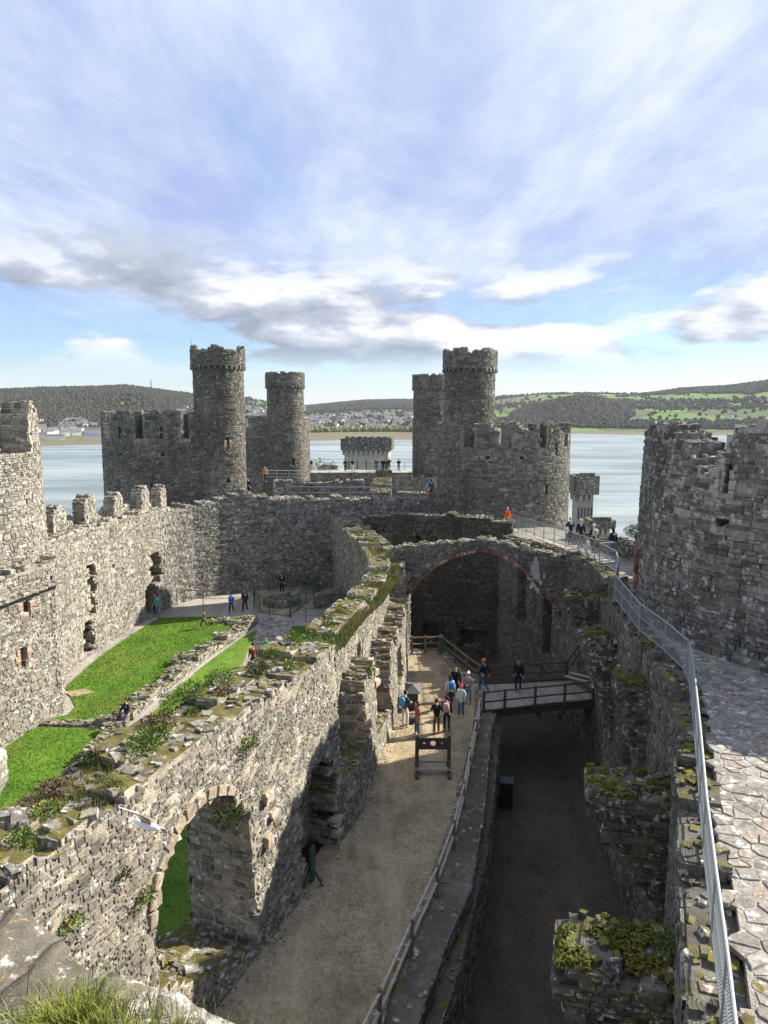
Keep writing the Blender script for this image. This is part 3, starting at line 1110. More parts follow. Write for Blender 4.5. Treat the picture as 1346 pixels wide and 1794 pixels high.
LAWN_C = [(-11.7, 33.2), (-10.8, 40.0), (-9.4, 46.0), (-8.75, 47.5), (-8.5, 42.0), (-8.3, 36), (-5.6, 30), (-3.9, 23.5), (-5.3, 19.5), (-6.9, 16), (-11.5, 16), (-11.4, 24), (-11.6, 30)]
LAWN_D = [(-6.45, 48.2), (-4.9, 48.2), (-3.8, 44.0), (-3.3, 38), (-5.6, 38), (-6.1, 42)]


def inside(poly, x, y):
    P = np.array(poly)
    res = np.zeros(np.shape(x), bool)
    j = len(P) - 1
    for i in range(len(P)):
        xi, yi, xj, yj = P[i, 0], P[i, 1], P[j, 0], P[j, 1]
        c = ((yi > y) != (yj > y)) & (x < (xj - xi) * (y - yi) / (yj - yi + 1e-12) + xi)
        res ^= c
        j = i
    return res


def blades(name, poly, z, count, h, w, mat, lean=0.5, zfn=None, parent=None):
    P = np.array(poly)
    lo, hi = P.min(0), P.max(0)
    x = rng.uniform(lo[0], hi[0], count * 3); y = rng.uniform(lo[1], hi[1], count * 3)
    k = inside(poly, x, y)
    x, y = x[k][:count], y[k][:count]
    n = len(x)
    x = x + rng.normal(0, 0.09, n)
    y = y + rng.normal(0, 0.09, n)
    zz = np.full(n, z) if zfn is None else zfn(x, y)
    a = rng.uniform(0, 2 * math.pi, n)
    hh = h * rng.uniform(0.5, 1.3, n)
    dx, dy = np.cos(a) * w / 2, np.sin(a) * w / 2
    lx, ly = rng.normal(0, lean, n) * hh, rng.normal(0, lean, n) * hh
    V = np.stack([np.stack([x - dx, y - dy, zz], -1), np.stack([x + dx, y + dy, zz], -1), np.stack([x + lx, y + ly, zz + hh], -1)], 1)
    F = np.arange(n * 3).reshape(n, 3)
    o = put(name, mesh_np(name, V.reshape(-1, 3), None, F, [mat]), parent)
    return tag(o, kind='stuff')


for poly, lab in ((LAWN_A, 1), (LAWN_B, 2), (LAWN_C, 3), (LAWN_D, 4)):
    g = tag(sheet('lawn', poly, 0.02, M['lawn']), kind='structure')
    blades('lawn_grass', poly, 0.02, {1: 26000, 2: 12000, 3: 7000, 4: 3000}[lab], 0.07, 0.035, M['blade'])


pts_ = [(-16.35 + math.cos(a) * (0.75 + 0.15 * math.sin(3 * a)), 36.3 + math.sin(a) * (0.42 + 0.1 * math.cos(4 * a))) for a in np.linspace(0, 2 * math.pi, 24)[:-1]]
tag(sheet('worn_ground', pts_, 0.035, M['gravel']), kind='structure')
# ------------------------------------------------------------------ paving
def clip_poly(poly, nx, ny, d):
    """keep the side n.p <= d"""
    out = []
    m = len(poly)
    for i in range(m):
        p, q = poly[i], poly[(i + 1) % m]
        a, b = nx * p[0] + ny * p[1] - d, nx * q[0] + ny * q[1] - d
        if a <= 0:
            out.append(p)
        if a * b < 0:
            t = a / (a - b)
            out.append((p[0] + (q[0] - p[0]) * t, p[1] + (q[1] - p[1]) * t))
    return out


def paving(name, parent_name, region, cell, zfn, mat, base_mat, sep=300, gap=0.022, h=0.05, stretch=1.0, keep=None):
    P = np.array(region)
    lo, hi = P.min(0), P.max(0)
    pts = []
    ny = int((hi[1] - lo[1]) / cell) + 1
    for j in range(ny):
        xx = lo[0] - cell * random.random()
        while xx < hi[0] + cell:
            pts.append((xx + random.uniform(-0.3, 0.3) * cell, lo[1] + (j + random.uniform(-0.5, 0.5)) * cell))
            xx += cell * stretch * random.uniform(0.4, 1.9)
    Q = np.array(pts)
    ok = inside(region, Q[:, 0], Q[:, 1])
    if keep is not None:
        ok &= keep(Q[:, 0], Q[:, 1])
    cells = []
    wt = rng.uniform(-1, 1, len(Q)) * cell * 0.16
    ca, sa = math.cos(0.6), math.sin(0.6)
    for i in np.nonzero(ok)[0]:
        d2 = ((Q - Q[i]) ** 2).sum(1)
        nb = np.argsort(d2)[1:16]
        R = cell * 1.3
        poly = [(Q[i, 0] - R, Q[i, 1] - R), (Q[i, 0] + R, Q[i, 1] - R), (Q[i, 0] + R, Q[i, 1] + R), (Q[i, 0] - R, Q[i, 1] + R)]
        for k in nb:
            v = Q[k] - Q[i]
            l = float(np.hypot(*v))
            if l < 1e-3:
                continue
            nrm = v / l
            nrm = nrm + rng.normal(0, 0.0, 2)
            md = float(nrm @ ((Q[k] + Q[i]) / 2)) + (wt[i] - wt[k]) * 0.5 - gap * random.uniform(0.6, 1.6)
            poly = clip_poly(poly, nrm[0], nrm[1], md)
            if len(poly) < 3:
                break
        if len(poly) >= 3:
            cells.append((Q[i], poly))
    dist = [float(np.hypot(c[0], c[1])) for c, _ in cells]
    order = np.argsort(dist)
    root = parent_name
    rest = MB()
    for rank, i in enumerate(order):
        c, poly = cells[i]
        z = float(zfn(c[0], c[1]))
        tx, ty, dz = random.uniform(-0.03, 0.03), random.uniform(-0.03, 0.03), random.uniform(-0.02, 0.015)
        n = len(poly)
        ctr = np.mean(poly, 0)
        top = [(ctr[0] + (p[0] - ctr[0]) * 0.93, ctr[1] + (p[1] - ctr[1]) * 0.93, z + h + dz + (p[0] - ctr[0]) * tx + (p[1] - ctr[1]) * ty) for p in poly]
        mid = [(p[0], p[1], z + h * 0.55 + dz) for p in poly]
        bot = [(p[0], p[1], z - 0.05) for p in poly]
        fs = [tuple(2 * n + k for k in range(n))]
        for L_ in (0, 1):
            fs += [(L_ * n + k, L_ * n + (k + 1) % n, L_ * n + n + (k + 1) % n, L_ * n + n + k) for k in range(n)]
        if rank < sep:
            MB().add(bot + mid + top, fs).build(name, mat, root)
        else:
            rest.add(bot + mid + top, fs)
    if rest.v:
        o = rest.build(name + '_paving', mat, root)
        o['kind'] = 'stuff'


# ------------------------------------------------------------------ the hall wall (north wall of the great hall)
def seg_y(y, y0, y1):
    return (y > y0) & (y < y1)


def hall_top(s, x, y):
    return interp(y, [0, 8, 13, 18, 21, 23.2, 24, 27, 30, 34, 38, 41, 43, 47, 53, 59], [7.3, 7.2, 7.0, 7.1, 6.95, 7.1, 6.7, 6.6, 6.4, 6.1, 5.9, 5.9, 5.8, 5.9, 6.1, 6.3])


def arch_a(y, z):
    return arch_hole(y, z, 14.3, 17.9, interp(y, [14.3, 15.3, 16.5, 17.9], [2.2, 1.3, 0.7, 0.15]), 3.6, 5.45)


def hall_front_mask(s, z, x, y):
    wob = 0.16 * np.sin(z * 5.1) + 0.12 * np.sin(z * 11.3 + 1)
    hole = arch_a(y, z)
    hole |= arch_hole(y + wob, z, 20.3, 23.0, -1, 2.4, 3.6)
    hole |= rect_hole(y + wob * 0.4, z, 23.3, 26.4, 2.0, 20)
    hole |= rect_hole(y + wob * 0.3, z, 29.0, 31.9, 1.0, 20)
    hole |= seg_y(y, 26.4, 29.0) & (z > 4.3 + 0.35 * np.sin(y * 4))
    hole |= seg_y(y, 31.9, 41.6) & (z > 3.7 + 0.3 * np.sin(y * 3.1))
    hole |= rect_hole(y, z, 34.3, 36.4, 0.9, 3.0)
    return ~hole


def hall_back_mask(s, z, x, y):
    return ~(arch_a(y - 0.44, z) | arch_hole(y - 0.44, z, 13.2, 15.6, 1.0, 3.6, 4.6) | rect_hole(y, z, 24.3, 25.3, 2.8, 5.2) | rect_hole(y, z, 30.0, 30.9, 2.2, 4.8))


hw = thing('hall_wall', 'long sunlit ruined rubble wall with an arched opening and overgrown top, beside the gravel floor', 'wall', (-2, 20, 0))
wall(hw, HALL, -0.1, hall_top, 1.15, M['m_hall'], M['s_hall'], hall_front_mask, ds=0.28, dz=0.22, size=(0.215, 0.078), nsep=300, batter=0.045, sides='FTJ', ragged=0.16, proud=0.032, cap=M['s_cap'], cap_h=0.08, cap_sep=150, jit=0.045, cap_keep=0.6)
HB = []
Pn = np.array(HALL)
dn = np.gradient(Pn, axis=0)
dn /= np.hypot(dn[:, 0], dn[:, 1])[:, None]
HB = [(p[0] - d[1] * 1.16, p[1] + d[0] * 1.16) for p, d in zip(Pn, dn)]
wall(hw, HB, -0.1, lambda s, x, y: hall_top(s, x, y) + 0.02 + 0.12 * np.sin(y * 1.7), 1.2, M['m_hall'], M['s_hall'], hall_back_mask, ds=0.3, dz=0.24, size=(0.215, 0.08), nsep=120, sides='FBTJ', ragged=0.2, proud=0.035, cap=M['s_cap'], cap_h=0.08, cap_sep=150, jit=0.045, cap_keep=0.6)


def pt_on(path, y):
    P = np.array(path)
    return float(np.interp(y, P[:, 1], P[:, 0]))


# dressed voussoirs on the arch of the hall wall
for k in range(11):
    a = math.pi * (0.03 + 0.94 * k / 14)
    y = 16.1 - 1.86 * math.cos(a)
    z = 3.6 + 1.92 * math.sin(a)
    x = pt_on(HALL, y) - 0.045 * z
    mb = MB()
    mb.box((x - 0.02, y, z + 0.1), (0.2, 0.34, 0.26), rot=(Matrix.Rotation(-0.37, 3, 'Z') @ Matrix.Rotation(-(a - math.pi / 2), 3, 'X')), bev=0.025, jit=0.02)
    mb.build('voussoir', M['s_vous'], hw)
# dressed jamb stones scattered on the piers
for (y, z, mt) in ((18.9, 3.6, 'pink'), (18.7, 4.2, 'pink'), (18.55, 3.0, 'pink'), (26.4, 3.3, 'pink'), (26.5, 2.8, 'pink'), (26.45, 2.4, 'pink'), (28.9, 4.0, 'pink'), (28.95, 3.5, 'pink'), (22.9, 0.9, 'pink'), (22.85, 0.5, 'ashlar')):
    MB().box((pt_on(HALL, y) - 0.02 - 0.045 * z, y, z), (0.34, random.uniform(0.28, 0.5), random.uniform(0.22, 0.4)), rz=-0.35 + random.uniform(-0.1, 0.1), bev=0.04, jit=0.05).build('jamb_stone', M['s_' + mt], hw)

# ------------------------------------------------------------------ south curtain with wall walk
WALK = lambda y: interp(y, [0, 36, 44, 60, 70], [7.0, 7.0, 6.5, 5.4, 5.2])


def curt_mask(s, z, x, y):
    hole = arch_hole(y, z, 20.0, 21.6, 0.6, 3.4, 4.2) | rect_hole(y, z, 24.6, 26.2, -2.0, 4.3) | rect_hole(y, z, 30.6, 32.4, -0.4, 3.9)
    hole |= rect_hole(y, z, 42.6, 44.0, -0.6, 4.6) | rect_hole(y, z, 46.6, 48.0, 0.6, 5.0) | rect_hole(y, z, 12.8, 14.6, 0.0, 3.8)
    return ~hole


cw = thing('curtain_wall', 'dark south curtain wall with window recesses, carrying the paved wall walk', 'wall', (9, 20, -3.5))
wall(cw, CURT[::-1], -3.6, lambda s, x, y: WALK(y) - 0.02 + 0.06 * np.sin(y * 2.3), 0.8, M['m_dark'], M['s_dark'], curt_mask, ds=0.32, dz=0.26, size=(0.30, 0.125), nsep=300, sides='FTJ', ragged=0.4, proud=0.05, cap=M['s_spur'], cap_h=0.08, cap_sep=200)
Pn = np.array(CURT)
dn = np.gradient(Pn, axis=0)
dn /= np.hypot(dn[:, 0], dn[:, 1])[:, None]
CB = [(p[0] + d[1] * 0.81, p[1] - d[0] * 0.81) for p, d in zip(Pn, dn)]     # towards the outside

# body of the wall under the walk
CO = [(p[0] + d[1] * 5.6, p[1] - d[0] * 5.6) for p, d in zip(Pn, dn)]
CO = [(min(x, 14.2), y) for x, y in CO]
mb = MB()
for i in range(len(CB) - 1):
    za, zb = float(WALK(CB[i][1])) - 0.036, float(WALK(CB[i + 1][1])) - 0.036
    a, b, c, d = CB[i], CB[i + 1], CO[i + 1], CO[i]
    if b[1] > 44:
        pass
    vs = [(*a, -4), (*b, -4), (*c, -4), (*d, -4), (*a, za), (*b, zb), (*c, zb), (*d, za)]
    mb.add(vs, [(4, 5, 6, 7)[::-1], (2, 3, 7, 6)[::-1]] + ([(0, 1, 5, 4)]))
mb.build('wall_body', M['path'], cw)
# outer parapet of the curtain
par = thing('parapet_wall', 'low outer parapet of the wall walk behind the strolling visitors', 'wall', (14, 30, 7))
wall(par, [(9.6, -2), (11.6, 8), (13.6, 14), (14.3, 20.5)], 6.8, lambda s, x, y: 8.5 + 0.9 * (np.mod(s, 3.2) < 1.9), 0.6, M['m_dark'], M['s_dark'], None, ds=0.3, dz=0.25, sides='FBTJ')
wall(par, [(14.6, 31.0), (14.0, 36), (13.4, 40.5), (13.0, 44.0), (12.6, 48.5)][::-1], 5.8, lambda s, x, y: interp(y, [31, 36.5, 37.2, 39.0, 40.5, 44, 48.5], [8.7, 8.8, 8.9, 7.7, 7.6, 7.3, 6.8]) + 0.0, 0.7, M['m_dark'], M['s_spur'], None, ds=0.28, dz=0.22, sides='FBTJ', ragged=0.5, nsep=60)

walk = bpy.data.objects.new('wall_walk', None)
COL.objects.link(walk)
walk['kind'] = 'structure'
region = [(p[0] + d[1] * 0.7, p[1] - d[0] * 0.7) for p, d in zip(Pn, dn) if p[1] < 37] + [(p[0] + d[1] * 5.4, p[1] - d[0] * 5.4) for p, d in list(zip(Pn, dn))[::-1] if p[1] < 37]
region = [(min(x, 14.2), y) for x, y in region]
GAOL = (19.5, 26.6)
paving('flagstone', walk, region, 0.265, lambda x, y: WALK(y) - 0.055, M['s_flag'], None, sep=300, gap=0.012, h=0.04, stretch=1.45,
       keep=lambda x, y: (np.hypot(x - GAOL[0], y - GAOL[1]) > 9.15) & (y > 4) & (x / np.maximum(y, 0.1) < 0.72))
reg2 = [(11.6, 37.5), (13.2, 37.5), (12.6, 48), (11.6, 60), (10.2, 60), (10.9, 48)]
paving('flagstone', walk, reg2, 0.5, lambda x, y: WALK(y) - 0.06, M['s_flag'], None, sep=0, gap=0.02, h=0.05)


# mossy stubs of the vanished arches that spring from the curtain
def spur(name, label, p0, p1, thick, ztop, arc, zlow, nsep=70, rag=0.35, top_slope=0.0):
    """p0 free end, p1 at the curtain; front face looks to the camera; arc: rise of the hollow underside"""
    root = thing(name, label, 'wall', (*p1, zlow))
    L = math.hypot(p1[0] - p0[0], p1[1] - p0[1])

    def mask(s, z, x, y):
        f = np.clip(s / L, 0, 1)
        low = zlow + (ztop - 0.6 - zlow) * np.maximum(0, 1 - f) ** 0.7 + 0.15 * np.sin(s * 9)
        low = np.where(f > 0.97, zlow, low)
        return z > low
    wall(root, [p0, p1], zlow, lambda s, x, y: ztop + top_slope * s + 0.1 * np.sin(s * 5), thick, M['m_dark'], M['s_spur'], mask, ds=0.2, dz=0.18, size=(0.26, 0.10), nsep=nsep, ragged=rag, proud=0.05, cap=M['s_spur'], cap_h=0.14, cap_sep=60)
    # cushions of moss on the top
    d = Vector((p1[0] - p0[0], p1[1] - p0[1], 0)).normalized()
    nb = Vector((-d.y, d.x, 0))
    n = int(1500 * L * thick)
    f, g = rng.uniform(0, L, n), rng.uniform(-0.02, thick, n)
    ok = fbm(f * 4 + p0[0], g * 4 + p0[1], 2, 4) > 0.0
    f, g = f[ok], g[ok]
    pos = np.stack([p0[0] + d.x * f + nb.x * g, p0[1] + d.y * f + nb.y * g, ztop + top_slope * f + rng.uniform(-0.12, 0.06, len(f))], -1)
    blobs('moss', pos, rng.uniform(0.012, 0.038, len(pos)), M['moss'], 0.6, 0.45, root)
    return root


spur('arch_springer', 'nearest mossy wall stub jutting out over the cellar at the lower right', (2.95, 11.0), (5.3, 10.3), 1.5, 5.55, 1, -0.5, nsep=150, rag=0.6)
spur('arch_springer', 'square mossy wall stub over the cellar, second from the bottom right corner', (5.15, 16.7), (7.6, 16.1), 1.5, 5.5, 1, 0.6, nsep=150, rag=0.5)
spur('arch_springer', 'narrow mossy stub tight against the curtain, between two wider stubs', (7.9, 22.9), (9.3, 22.6), 1.5, 5.9, 1, 0.0, nsep=80, rag=0.5)
spur('arch_springer', 'mossy wall stub right above the stair end of the footbridge', (8.2, 27.9), (9.9, 27.6), 1.9, 5.7, 1, -0.8, nsep=80, rag=0.5)
spur('arch_springer', 'farthest mossy stub, beside the right foot of the great arch', (9.3, 35.4), (11.4, 34.9), 1.9, 5.6, 1, 1.0, nsep=60)

# ------------------------------------------------------------------ great arch across the hall
ar = thing('great_arch', 'single surviving stone arch with red rib spanning the great hall', 'arch', (6, 42, 0))
A0, A1 = (0.6, 43.2), (11.6, 40.6)
LA = math.hypot(A1[0] - A0[0], A1[1] - A0[1])


def arch_z(s):
    return interp(s, [0.0, 0.9, 1.6, 2.6, 3.8, 5.4, 6.6, 7.8, 8.8, 9.7, 10.3], [-9, 3.7, 4.65, 5.6, 6.3, 6.72, 6.45, 5.75, 4.8, 3.7, 2.6])


wall(ar, [A0, A1], -3.6, lambda s, x, y: interp(s, [0, 2, 4.5, 5.6, 8, 10, 11.5], [6.6, 6.95, 7.4, 7.5, 7.0, 6.5, 6.3]), 0.85, M['m_tower'], M['s_tower'],
     lambda s, z, x, y: (z > arch_z(s)) | (s > 10.2) | ((s < 0.85)), ds=0.22, dz=0.16, size=(0.28, 0.11), nsep=200, ragged=0.25, cap=M['s_cap'], cap_h=0.10, cap_sep=60)
ss = np.linspace(0.95, 10.2, 30)
for i in range(29):
    def P_(s):
        f = s / LA
        return Vector((A0[0] + (A1[0] - A0[0]) * f, A0[1] + (A1[1] - A0[1]) * f, float(arch_z(np.array(s))) - 0.02))
    a, b = P_(ss[i]), P_(ss[i + 1])
    dd = (b - a)
    mb = MB()
    off = Vector((0.1, 0.38, 0))
    mb.bar(a + off + dd * 0.03, b + off - dd * 0.03, 1.04, 0.2, bev=0.03, jit=0.012)
    mb.build('rib_stone', M['s_red'], ar)
    up_ = Vector((-dd.z, 0, dd.x)).normalized() * 0.27
    MB().bar(a + off + up_ + dd * 0.04, b + off + up_ - dd * 0.04, 0.94, 0.26, bev=0.03, jit=0.02).build('voussoir', M['s_tower'], ar)
# white lime streaks on the haunches of the arch
M['lime'] = mortar_mat('lime streak', (0.45, 0.44, 0.41), (0.70, 0.69, 0.65))
for s0, z0_, n_, sx_, sz_ in ((8.7, 5.3, 60, 0.32, 0.75), (0.75, 4.6, 26, 0.3, 0.35)):
    mb = MB()
    for k in range(n_):
        s_ = s0 + random.gauss(0, 0.5) * sx_
        z_ = z0_ + random.gauss(0, 0.6) * sz_
        f = s_ / LA
        mb.box((A0[0] + (A1[0] - A0[0]) * f - 0.02, A0[1] + (A1[1] - A0[1]) * f - 0.05, z_), (random.uniform(0.06, 0.18), 0.06, random.uniform(0.1, 0.4)), rz=-0.23, jit=0.02)
    mb.build('lime_streak', M['lime'], ar)['kind'] = 'stuff'
# ------------------------------------------------------------------ end wall of the hall and the ward cross wall
ew = thing('end_wall', 'dark wall with window slots and square holes closing the hall behind the great arch', 'wall', (5, 52, -3.5))


def end_mask(s, z, x, y):
    h = rect_hole(s, z, 4.2, 5.3, 2.2, 5.6) | rect_hole(s, z, 2.3, 3.9, -2.6, -1.2) | rect_hole(s, z, 4.9, 6.4, -2.6, -1.2) | rect_hole(s, z, 7.8, 9.6, -2.8, -1.4)
    h |= rect_hole(s, z, 1.0, 2.4, 2.0, 5.8)
    return ~h


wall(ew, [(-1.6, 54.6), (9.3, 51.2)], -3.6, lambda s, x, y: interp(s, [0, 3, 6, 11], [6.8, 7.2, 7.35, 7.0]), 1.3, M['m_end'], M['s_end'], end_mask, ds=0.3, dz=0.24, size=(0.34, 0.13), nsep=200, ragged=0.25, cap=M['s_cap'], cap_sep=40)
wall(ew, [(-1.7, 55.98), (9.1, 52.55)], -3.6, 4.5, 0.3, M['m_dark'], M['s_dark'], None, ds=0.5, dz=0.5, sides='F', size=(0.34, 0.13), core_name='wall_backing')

xw = thing('ward_wall', 'tall grey cross wall behind the fenced well, lit only at its left end', 'wall', (-9, 58, 0))
CROSS = [(-16.6, 52.6), (-16.1, 54.2), (-15.2, 55.6), (-13.4, 57.0), (-11.0, 58.1), (-7.0, 59.6), (-3.0, 60.8), (2.0, 61.4), (6.5, 61.8)]


def cross_mask(s, z, x, y):
    return ~(arch_hole(x, z, -5.3, -4.2, -1, 1.6, 2.3))


wall(xw, CROSS, -0.1, lambda s, x, y: interp(x, [-16.6, -15, -13.0, -11.5, -10, -3, 6], [7.6, 7.7, 8.1, 8.5, 7.9, 7.5, 7.3]), 1.8, M['m_ward'], M['s_ward'], cross_mask, ds=0.35, dz=0.28, size=(0.34, 0.15), nsep=250, ragged=0.35, cap=M['s_cap'])

# inner ward walls, seen over the cross wall
iw = thing('range_wall', 'dark inner range wall with a fireplace, in front of the eastern terrace', 'wall', (-6, 78, 0))
wall(iw, [(-12.0, 76.5), (-2.2, 77.0)], 2, lambda s, x, y: 7.5 + 0.0 * s, 1.2, M['m_ward'], M['s_ward'], lambda s, z, x, y: ~arch_hole(s, z, 4.4, 6.4, 3.5, 5.6, 6.3), ds=0.4, dz=0.3, size=(0.4, 0.17), cap=M['s_cap'])
iw = thing('spine_wall', 'broad mossy yellow-green wall top running straight away in the inner ward', 'wall', (-1, 76, 0))
wall(iw, [(0.6, 66.0), (1.0, 90.0)], 2, 7.45, 2.0, M['m_hall'], M['s_tower'], None, ds=0.4, dz=0.35, size=(0.4, 0.17), cap=M['s_spur'])
iw = thing('chamber_wall', 'low inner ward wall just left of the right turreted tower', 'wall', (4, 80, 0))
wall(iw, [(1.4, 82.5), (7.0, 82.0)], 2, 7.5, 1.1, M['m_ward'], M['s_ward'], None, ds=0.4, dz=0.3, size=(0.4, 0.17), cap=M['s_cap'])
iw = thing('chamber_wall', 'broken inner ward wall with a pale ledge, nearest behind the cross wall handrail', 'wall', (4, 70, 0))
wall(iw, [(1.4, 72.0), (6.5, 71.5)], 2, lambda s, x, y: 6.7 + 0.9 * np.exp(-((s - 4.2) / 1.0) ** 2), 1.1, M['m_ward'], M['s_ward'], None, ds=0.35, dz=0.3, size=(0.4, 0.17), cap=M['s_cap'])
iw = thing('terrace_wall', 'long eastern terrace wall on which the far row of visitors stands', 'wall', (-4, 100, 0))
wall(iw, [(-16, 97.5), (-11.0, 98.8), (8.5, 99.2)], 0, lambda s, x, y: 6.42 + 0 * s, 4.5, M['m_ward'], M['s_ward'], None, ds=0.5, dz=0.35, size=(0.45, 0.2), sides='FJ', ragged=0.05)
tag(sheet('inner_ward_floor', [(-20, 60), (-20, 97), (10, 98), (8, 62)], 2.0, M['path']), kind='structure')

# ------------------------------------------------------------------ north curtain
nw = thing('curtain_wall', 'bright sunlit north curtain wall with doorways along the lawn', 'wall', (-18, 44, 0))
NORTH = [(-18.9, 34.6), (-18.3, 36.6), (-18.5, 39.5), (-18.46, 42.0), (-18.1, 46.0), (-17.15, 50.6), (-16.5, 53.2)]


def north_mask(s, z, x, y):
    w = 0.12 * np.sin(z * 6) + 0.08 * np.sin(z * 13)
    h = arch_hole(y, z, 49.9, 51.8, -1, 1.6, 2.5) | arch_hole(y + w, z, 42.1, 43.4, -1, 1.5, 2.2)
    h |= rect_hole(y + w * 1.5, z, 43.1, 43.9, 2.2, 5.6)
    h |= rect_hole(y + w * 1.6, z, 50.9, 52.2, 2.2, 4.6) | rect_hole(y, z, 46.2, 46.5, 4.6, 4.9) | rect_hole(y, z, 48.4, 48.6, 5.8, 6.1)
    return ~h


wall(nw, NORTH, -0.1, lambda s, x, y: interp(y, [34, 39, 46, 53], [8.1, 8.0, 7.9, 7.75]), 1.1, M['m_north'], M['s_north'], north_mask, ds=0.3, dz=0.22, size=(0.32, 0.13), nsep=300, ragged=0.25, proud=0.04, sides='FTJ', cap=M['s_cap'])
NB = [(x - 1.12, y + 0.05) for x, y in NORTH]
wall(nw, NB, -0.1, 7.4, 1.6, M['m_north'], M['s_north'], lambda s, z, x, y: ~arch_hole(y, z, 49.9, 51.8, -1, 1.6, 2.5), ds=0.4, dz=0.3, size=(0.32, 0.13), sides='FT', ragged=0.05, core_name='wall_backing')
for k, (y, w, zt, lb) in enumerate(((38.6, 1.2, 9.2, 'low merlon stump touching the left tower'), (41.6, 1.7, 9.65, 'ruined pale merlon on the north curtain, nearest to the left tower'), (45.3, 1.75, 9.9, 'tall rounded merlon with mossy crown, second from the left tower'),
                                    (48.6, 1.5, 9.65, 'third merlon from the left tower on the north curtain'), (51.9, 1.6, 9.75, 'wide merlon of the north curtain, fourth from the left tower'),
                                    (54.8, 1.3, 9.5, 'slim merlon of the north curtain next to the turreted tower'))):
    x = (pt_on(NORTH, y) if y < 53 else -16.4) - 1.5
    r = thing('merlon', lb, 'merlon', (x, y, 7.4), 'merlons on the north curtain')
    wall(r, [(x + 0.75, y - w / 2), (x + 0.75, y + w / 2)], 7.3, lambda s, xx, yy: zt - 0.25 - 0.3 * np.abs(2 * s / w - 1) ** 2, 0.75, M['m_north'], M['s_north'], None, ds=0.2, dz=0.2, size=(0.26, 0.12), ragged=0.35, cap=M['s_cap'], cap_h=0.08)
r = thing('parapet_wall', 'low sill wall joining the merlons of the north curtain', 'wall', (-21, 44, 7.3))
wall(r, [((pt_on(NORTH, y) if y < 53 else -16.4) - 1.35, y) for y in np.linspace(35, 56, 14)], 7.2, lambda s, x, y: 8.2 + 0.12 * np.sin(y * 3), 0.6, M['m_north'], M['s_north'], None, ds=0.3, dz=0.22, size=(0.28, 0.12))

# ------------------------------------------------------------------ towers


def drum(root, cx, cy, r, z0, ztop, zsill, crenels, core, stone, slits=(), thick=1.4, size=(0.4, 0.17), nsep=0, batter=0.0, ragged=0.3, extra=None, n=72, core_name='drum', nest=False):
    Lc = 2 * math.pi * r

    def mask(s, z, x, y):
        a = np.degrees(np.arctan2(y - cy, x - cx)) % 360
        h = np.zeros(np.shape(z), bool)
        for a0, w in crenels:
            da = (a - a0 + 180) % 360 - 180
            h |= (np.abs(da) < w / 2) & (z > zsill)
        for a0, zz, w, hh in slits:
            da = (a - a0 + 180) % 360 - 180
            h |= (np.abs(da) * math.pi / 180 * r < w / 2) & (np.abs(z - zz) < hh / 2)
        if extra is not None:
            h |= extra(a, z)
        return ~h
    c_ = wall(root, circle(cx, cy, r, n), z0, ztop if callable(ztop) else float(ztop), thick, core, stone, mask, ds=0.34, dz=0.28, closed=True, size=size, nsep=nsep, sides='FBTJ' if z0 > 5 else 'FTJ', batter=batter, ragged=ragged, proud=0.05, cap=M['s_cap'], core_name=core_name, nest=nest)
    mb = MB()
    m = 36
    mb.add([(cx + (r - thick + 0.2) * math.cos(2 * math.pi * k / m), cy + (r - thick + 0.2) * math.sin(2 * math.pi * k / m), zsill - 1.0) for k in range(m)], [tuple(range(m))])
    mb.build('roof_floor', M['m_dark'], c_ if nest else root)
    return c_


def turret(root, cx, cy, r, z0, ztop, tops, nsep=0, slits=()):
    root = drum(root, cx, cy, r, z0, ztop - 1.55, ztop - 3, (), M['m_tower'], M['s_tower'], slits=slits, thick=0.7, size=(0.34, 0.15), nsep=nsep, ragged=0.0, core_name='turret', nest=True)
    wall(root, circle(cx, cy, r + 0.16, 48), ztop - 1.6, tops, 0.5, M['m_tower'], M['s_tower'], None, ds=0.25, dz=0.22, closed=True, size=(0.32, 0.15), ragged=0.22, cap=M['s_cap'], core_name='parapet_core')
    n = 30
    me = MB().box((0, 0, 0), (0.26, 0.2, 0.3), bev=0.03).mesh('corbel', M['s_tower'])
    for k in range(n):
        a = 2 * math.pi * k / n
        if math.sin(a) > 0.3:
            continue
        o = put('corbel', me, root)
        o.matrix_basis = Matrix.Translation((cx + (r + 0.1) * math.cos(a), cy + (r + 0.1) * math.sin(a), ztop - 1.72)) @ Matrix.Rotation(a, 4, 'Z')


# kitchen tower, left edge
kt = thing('round_tower', 'round tower cut by the left edge, with broken crown', 'tower', (-22.3, 34.3, 7))
drum(kt, -22.3, 34.3, 5.2, 7.0, 15.4, 13.0, ((305, 20), (352, 26), (260, 22), (40, 20)), M['m_north'], M['s_north'], slits=((330, 9.2, 0.22, 0.9), (318, 11.4, 0.3, 0.3)), size=(0.34, 0.14), nsep=300, ragged=1.2, batter=0.012)
slit_frame(kt, (-22.3 + 5.2 * math.cos(math.radians(330)), 34.3 + 5.2 * math.sin(math.radians(330)), 9.2), (math.cos(math.radians(330)), math.sin(math.radians(330)), 0), 0.24, 0.95, M['s_pink'])
kb = thing('base_wall', 'sunlit rubble wall below the left tower, with pink framed loops', 'wall', (-17, 32, 0))
KB = [(-18.9, 22.0), (-18.0, 26.5), (-17.26, 30.07), (-16.1, 33.8), (-16.6, 35.2), (-18.4, 36.8)]


def kb_mask(s, z, x, y):
    return ~(rect_hole(y, z, 31.45, 31.95, 3.2, 4.1) | rect_hole(y, z, 31.8, 32.3, 5.6, 6.3) | rect_hole(y, z, 29.7, 30.2, 6.0, 6.6))


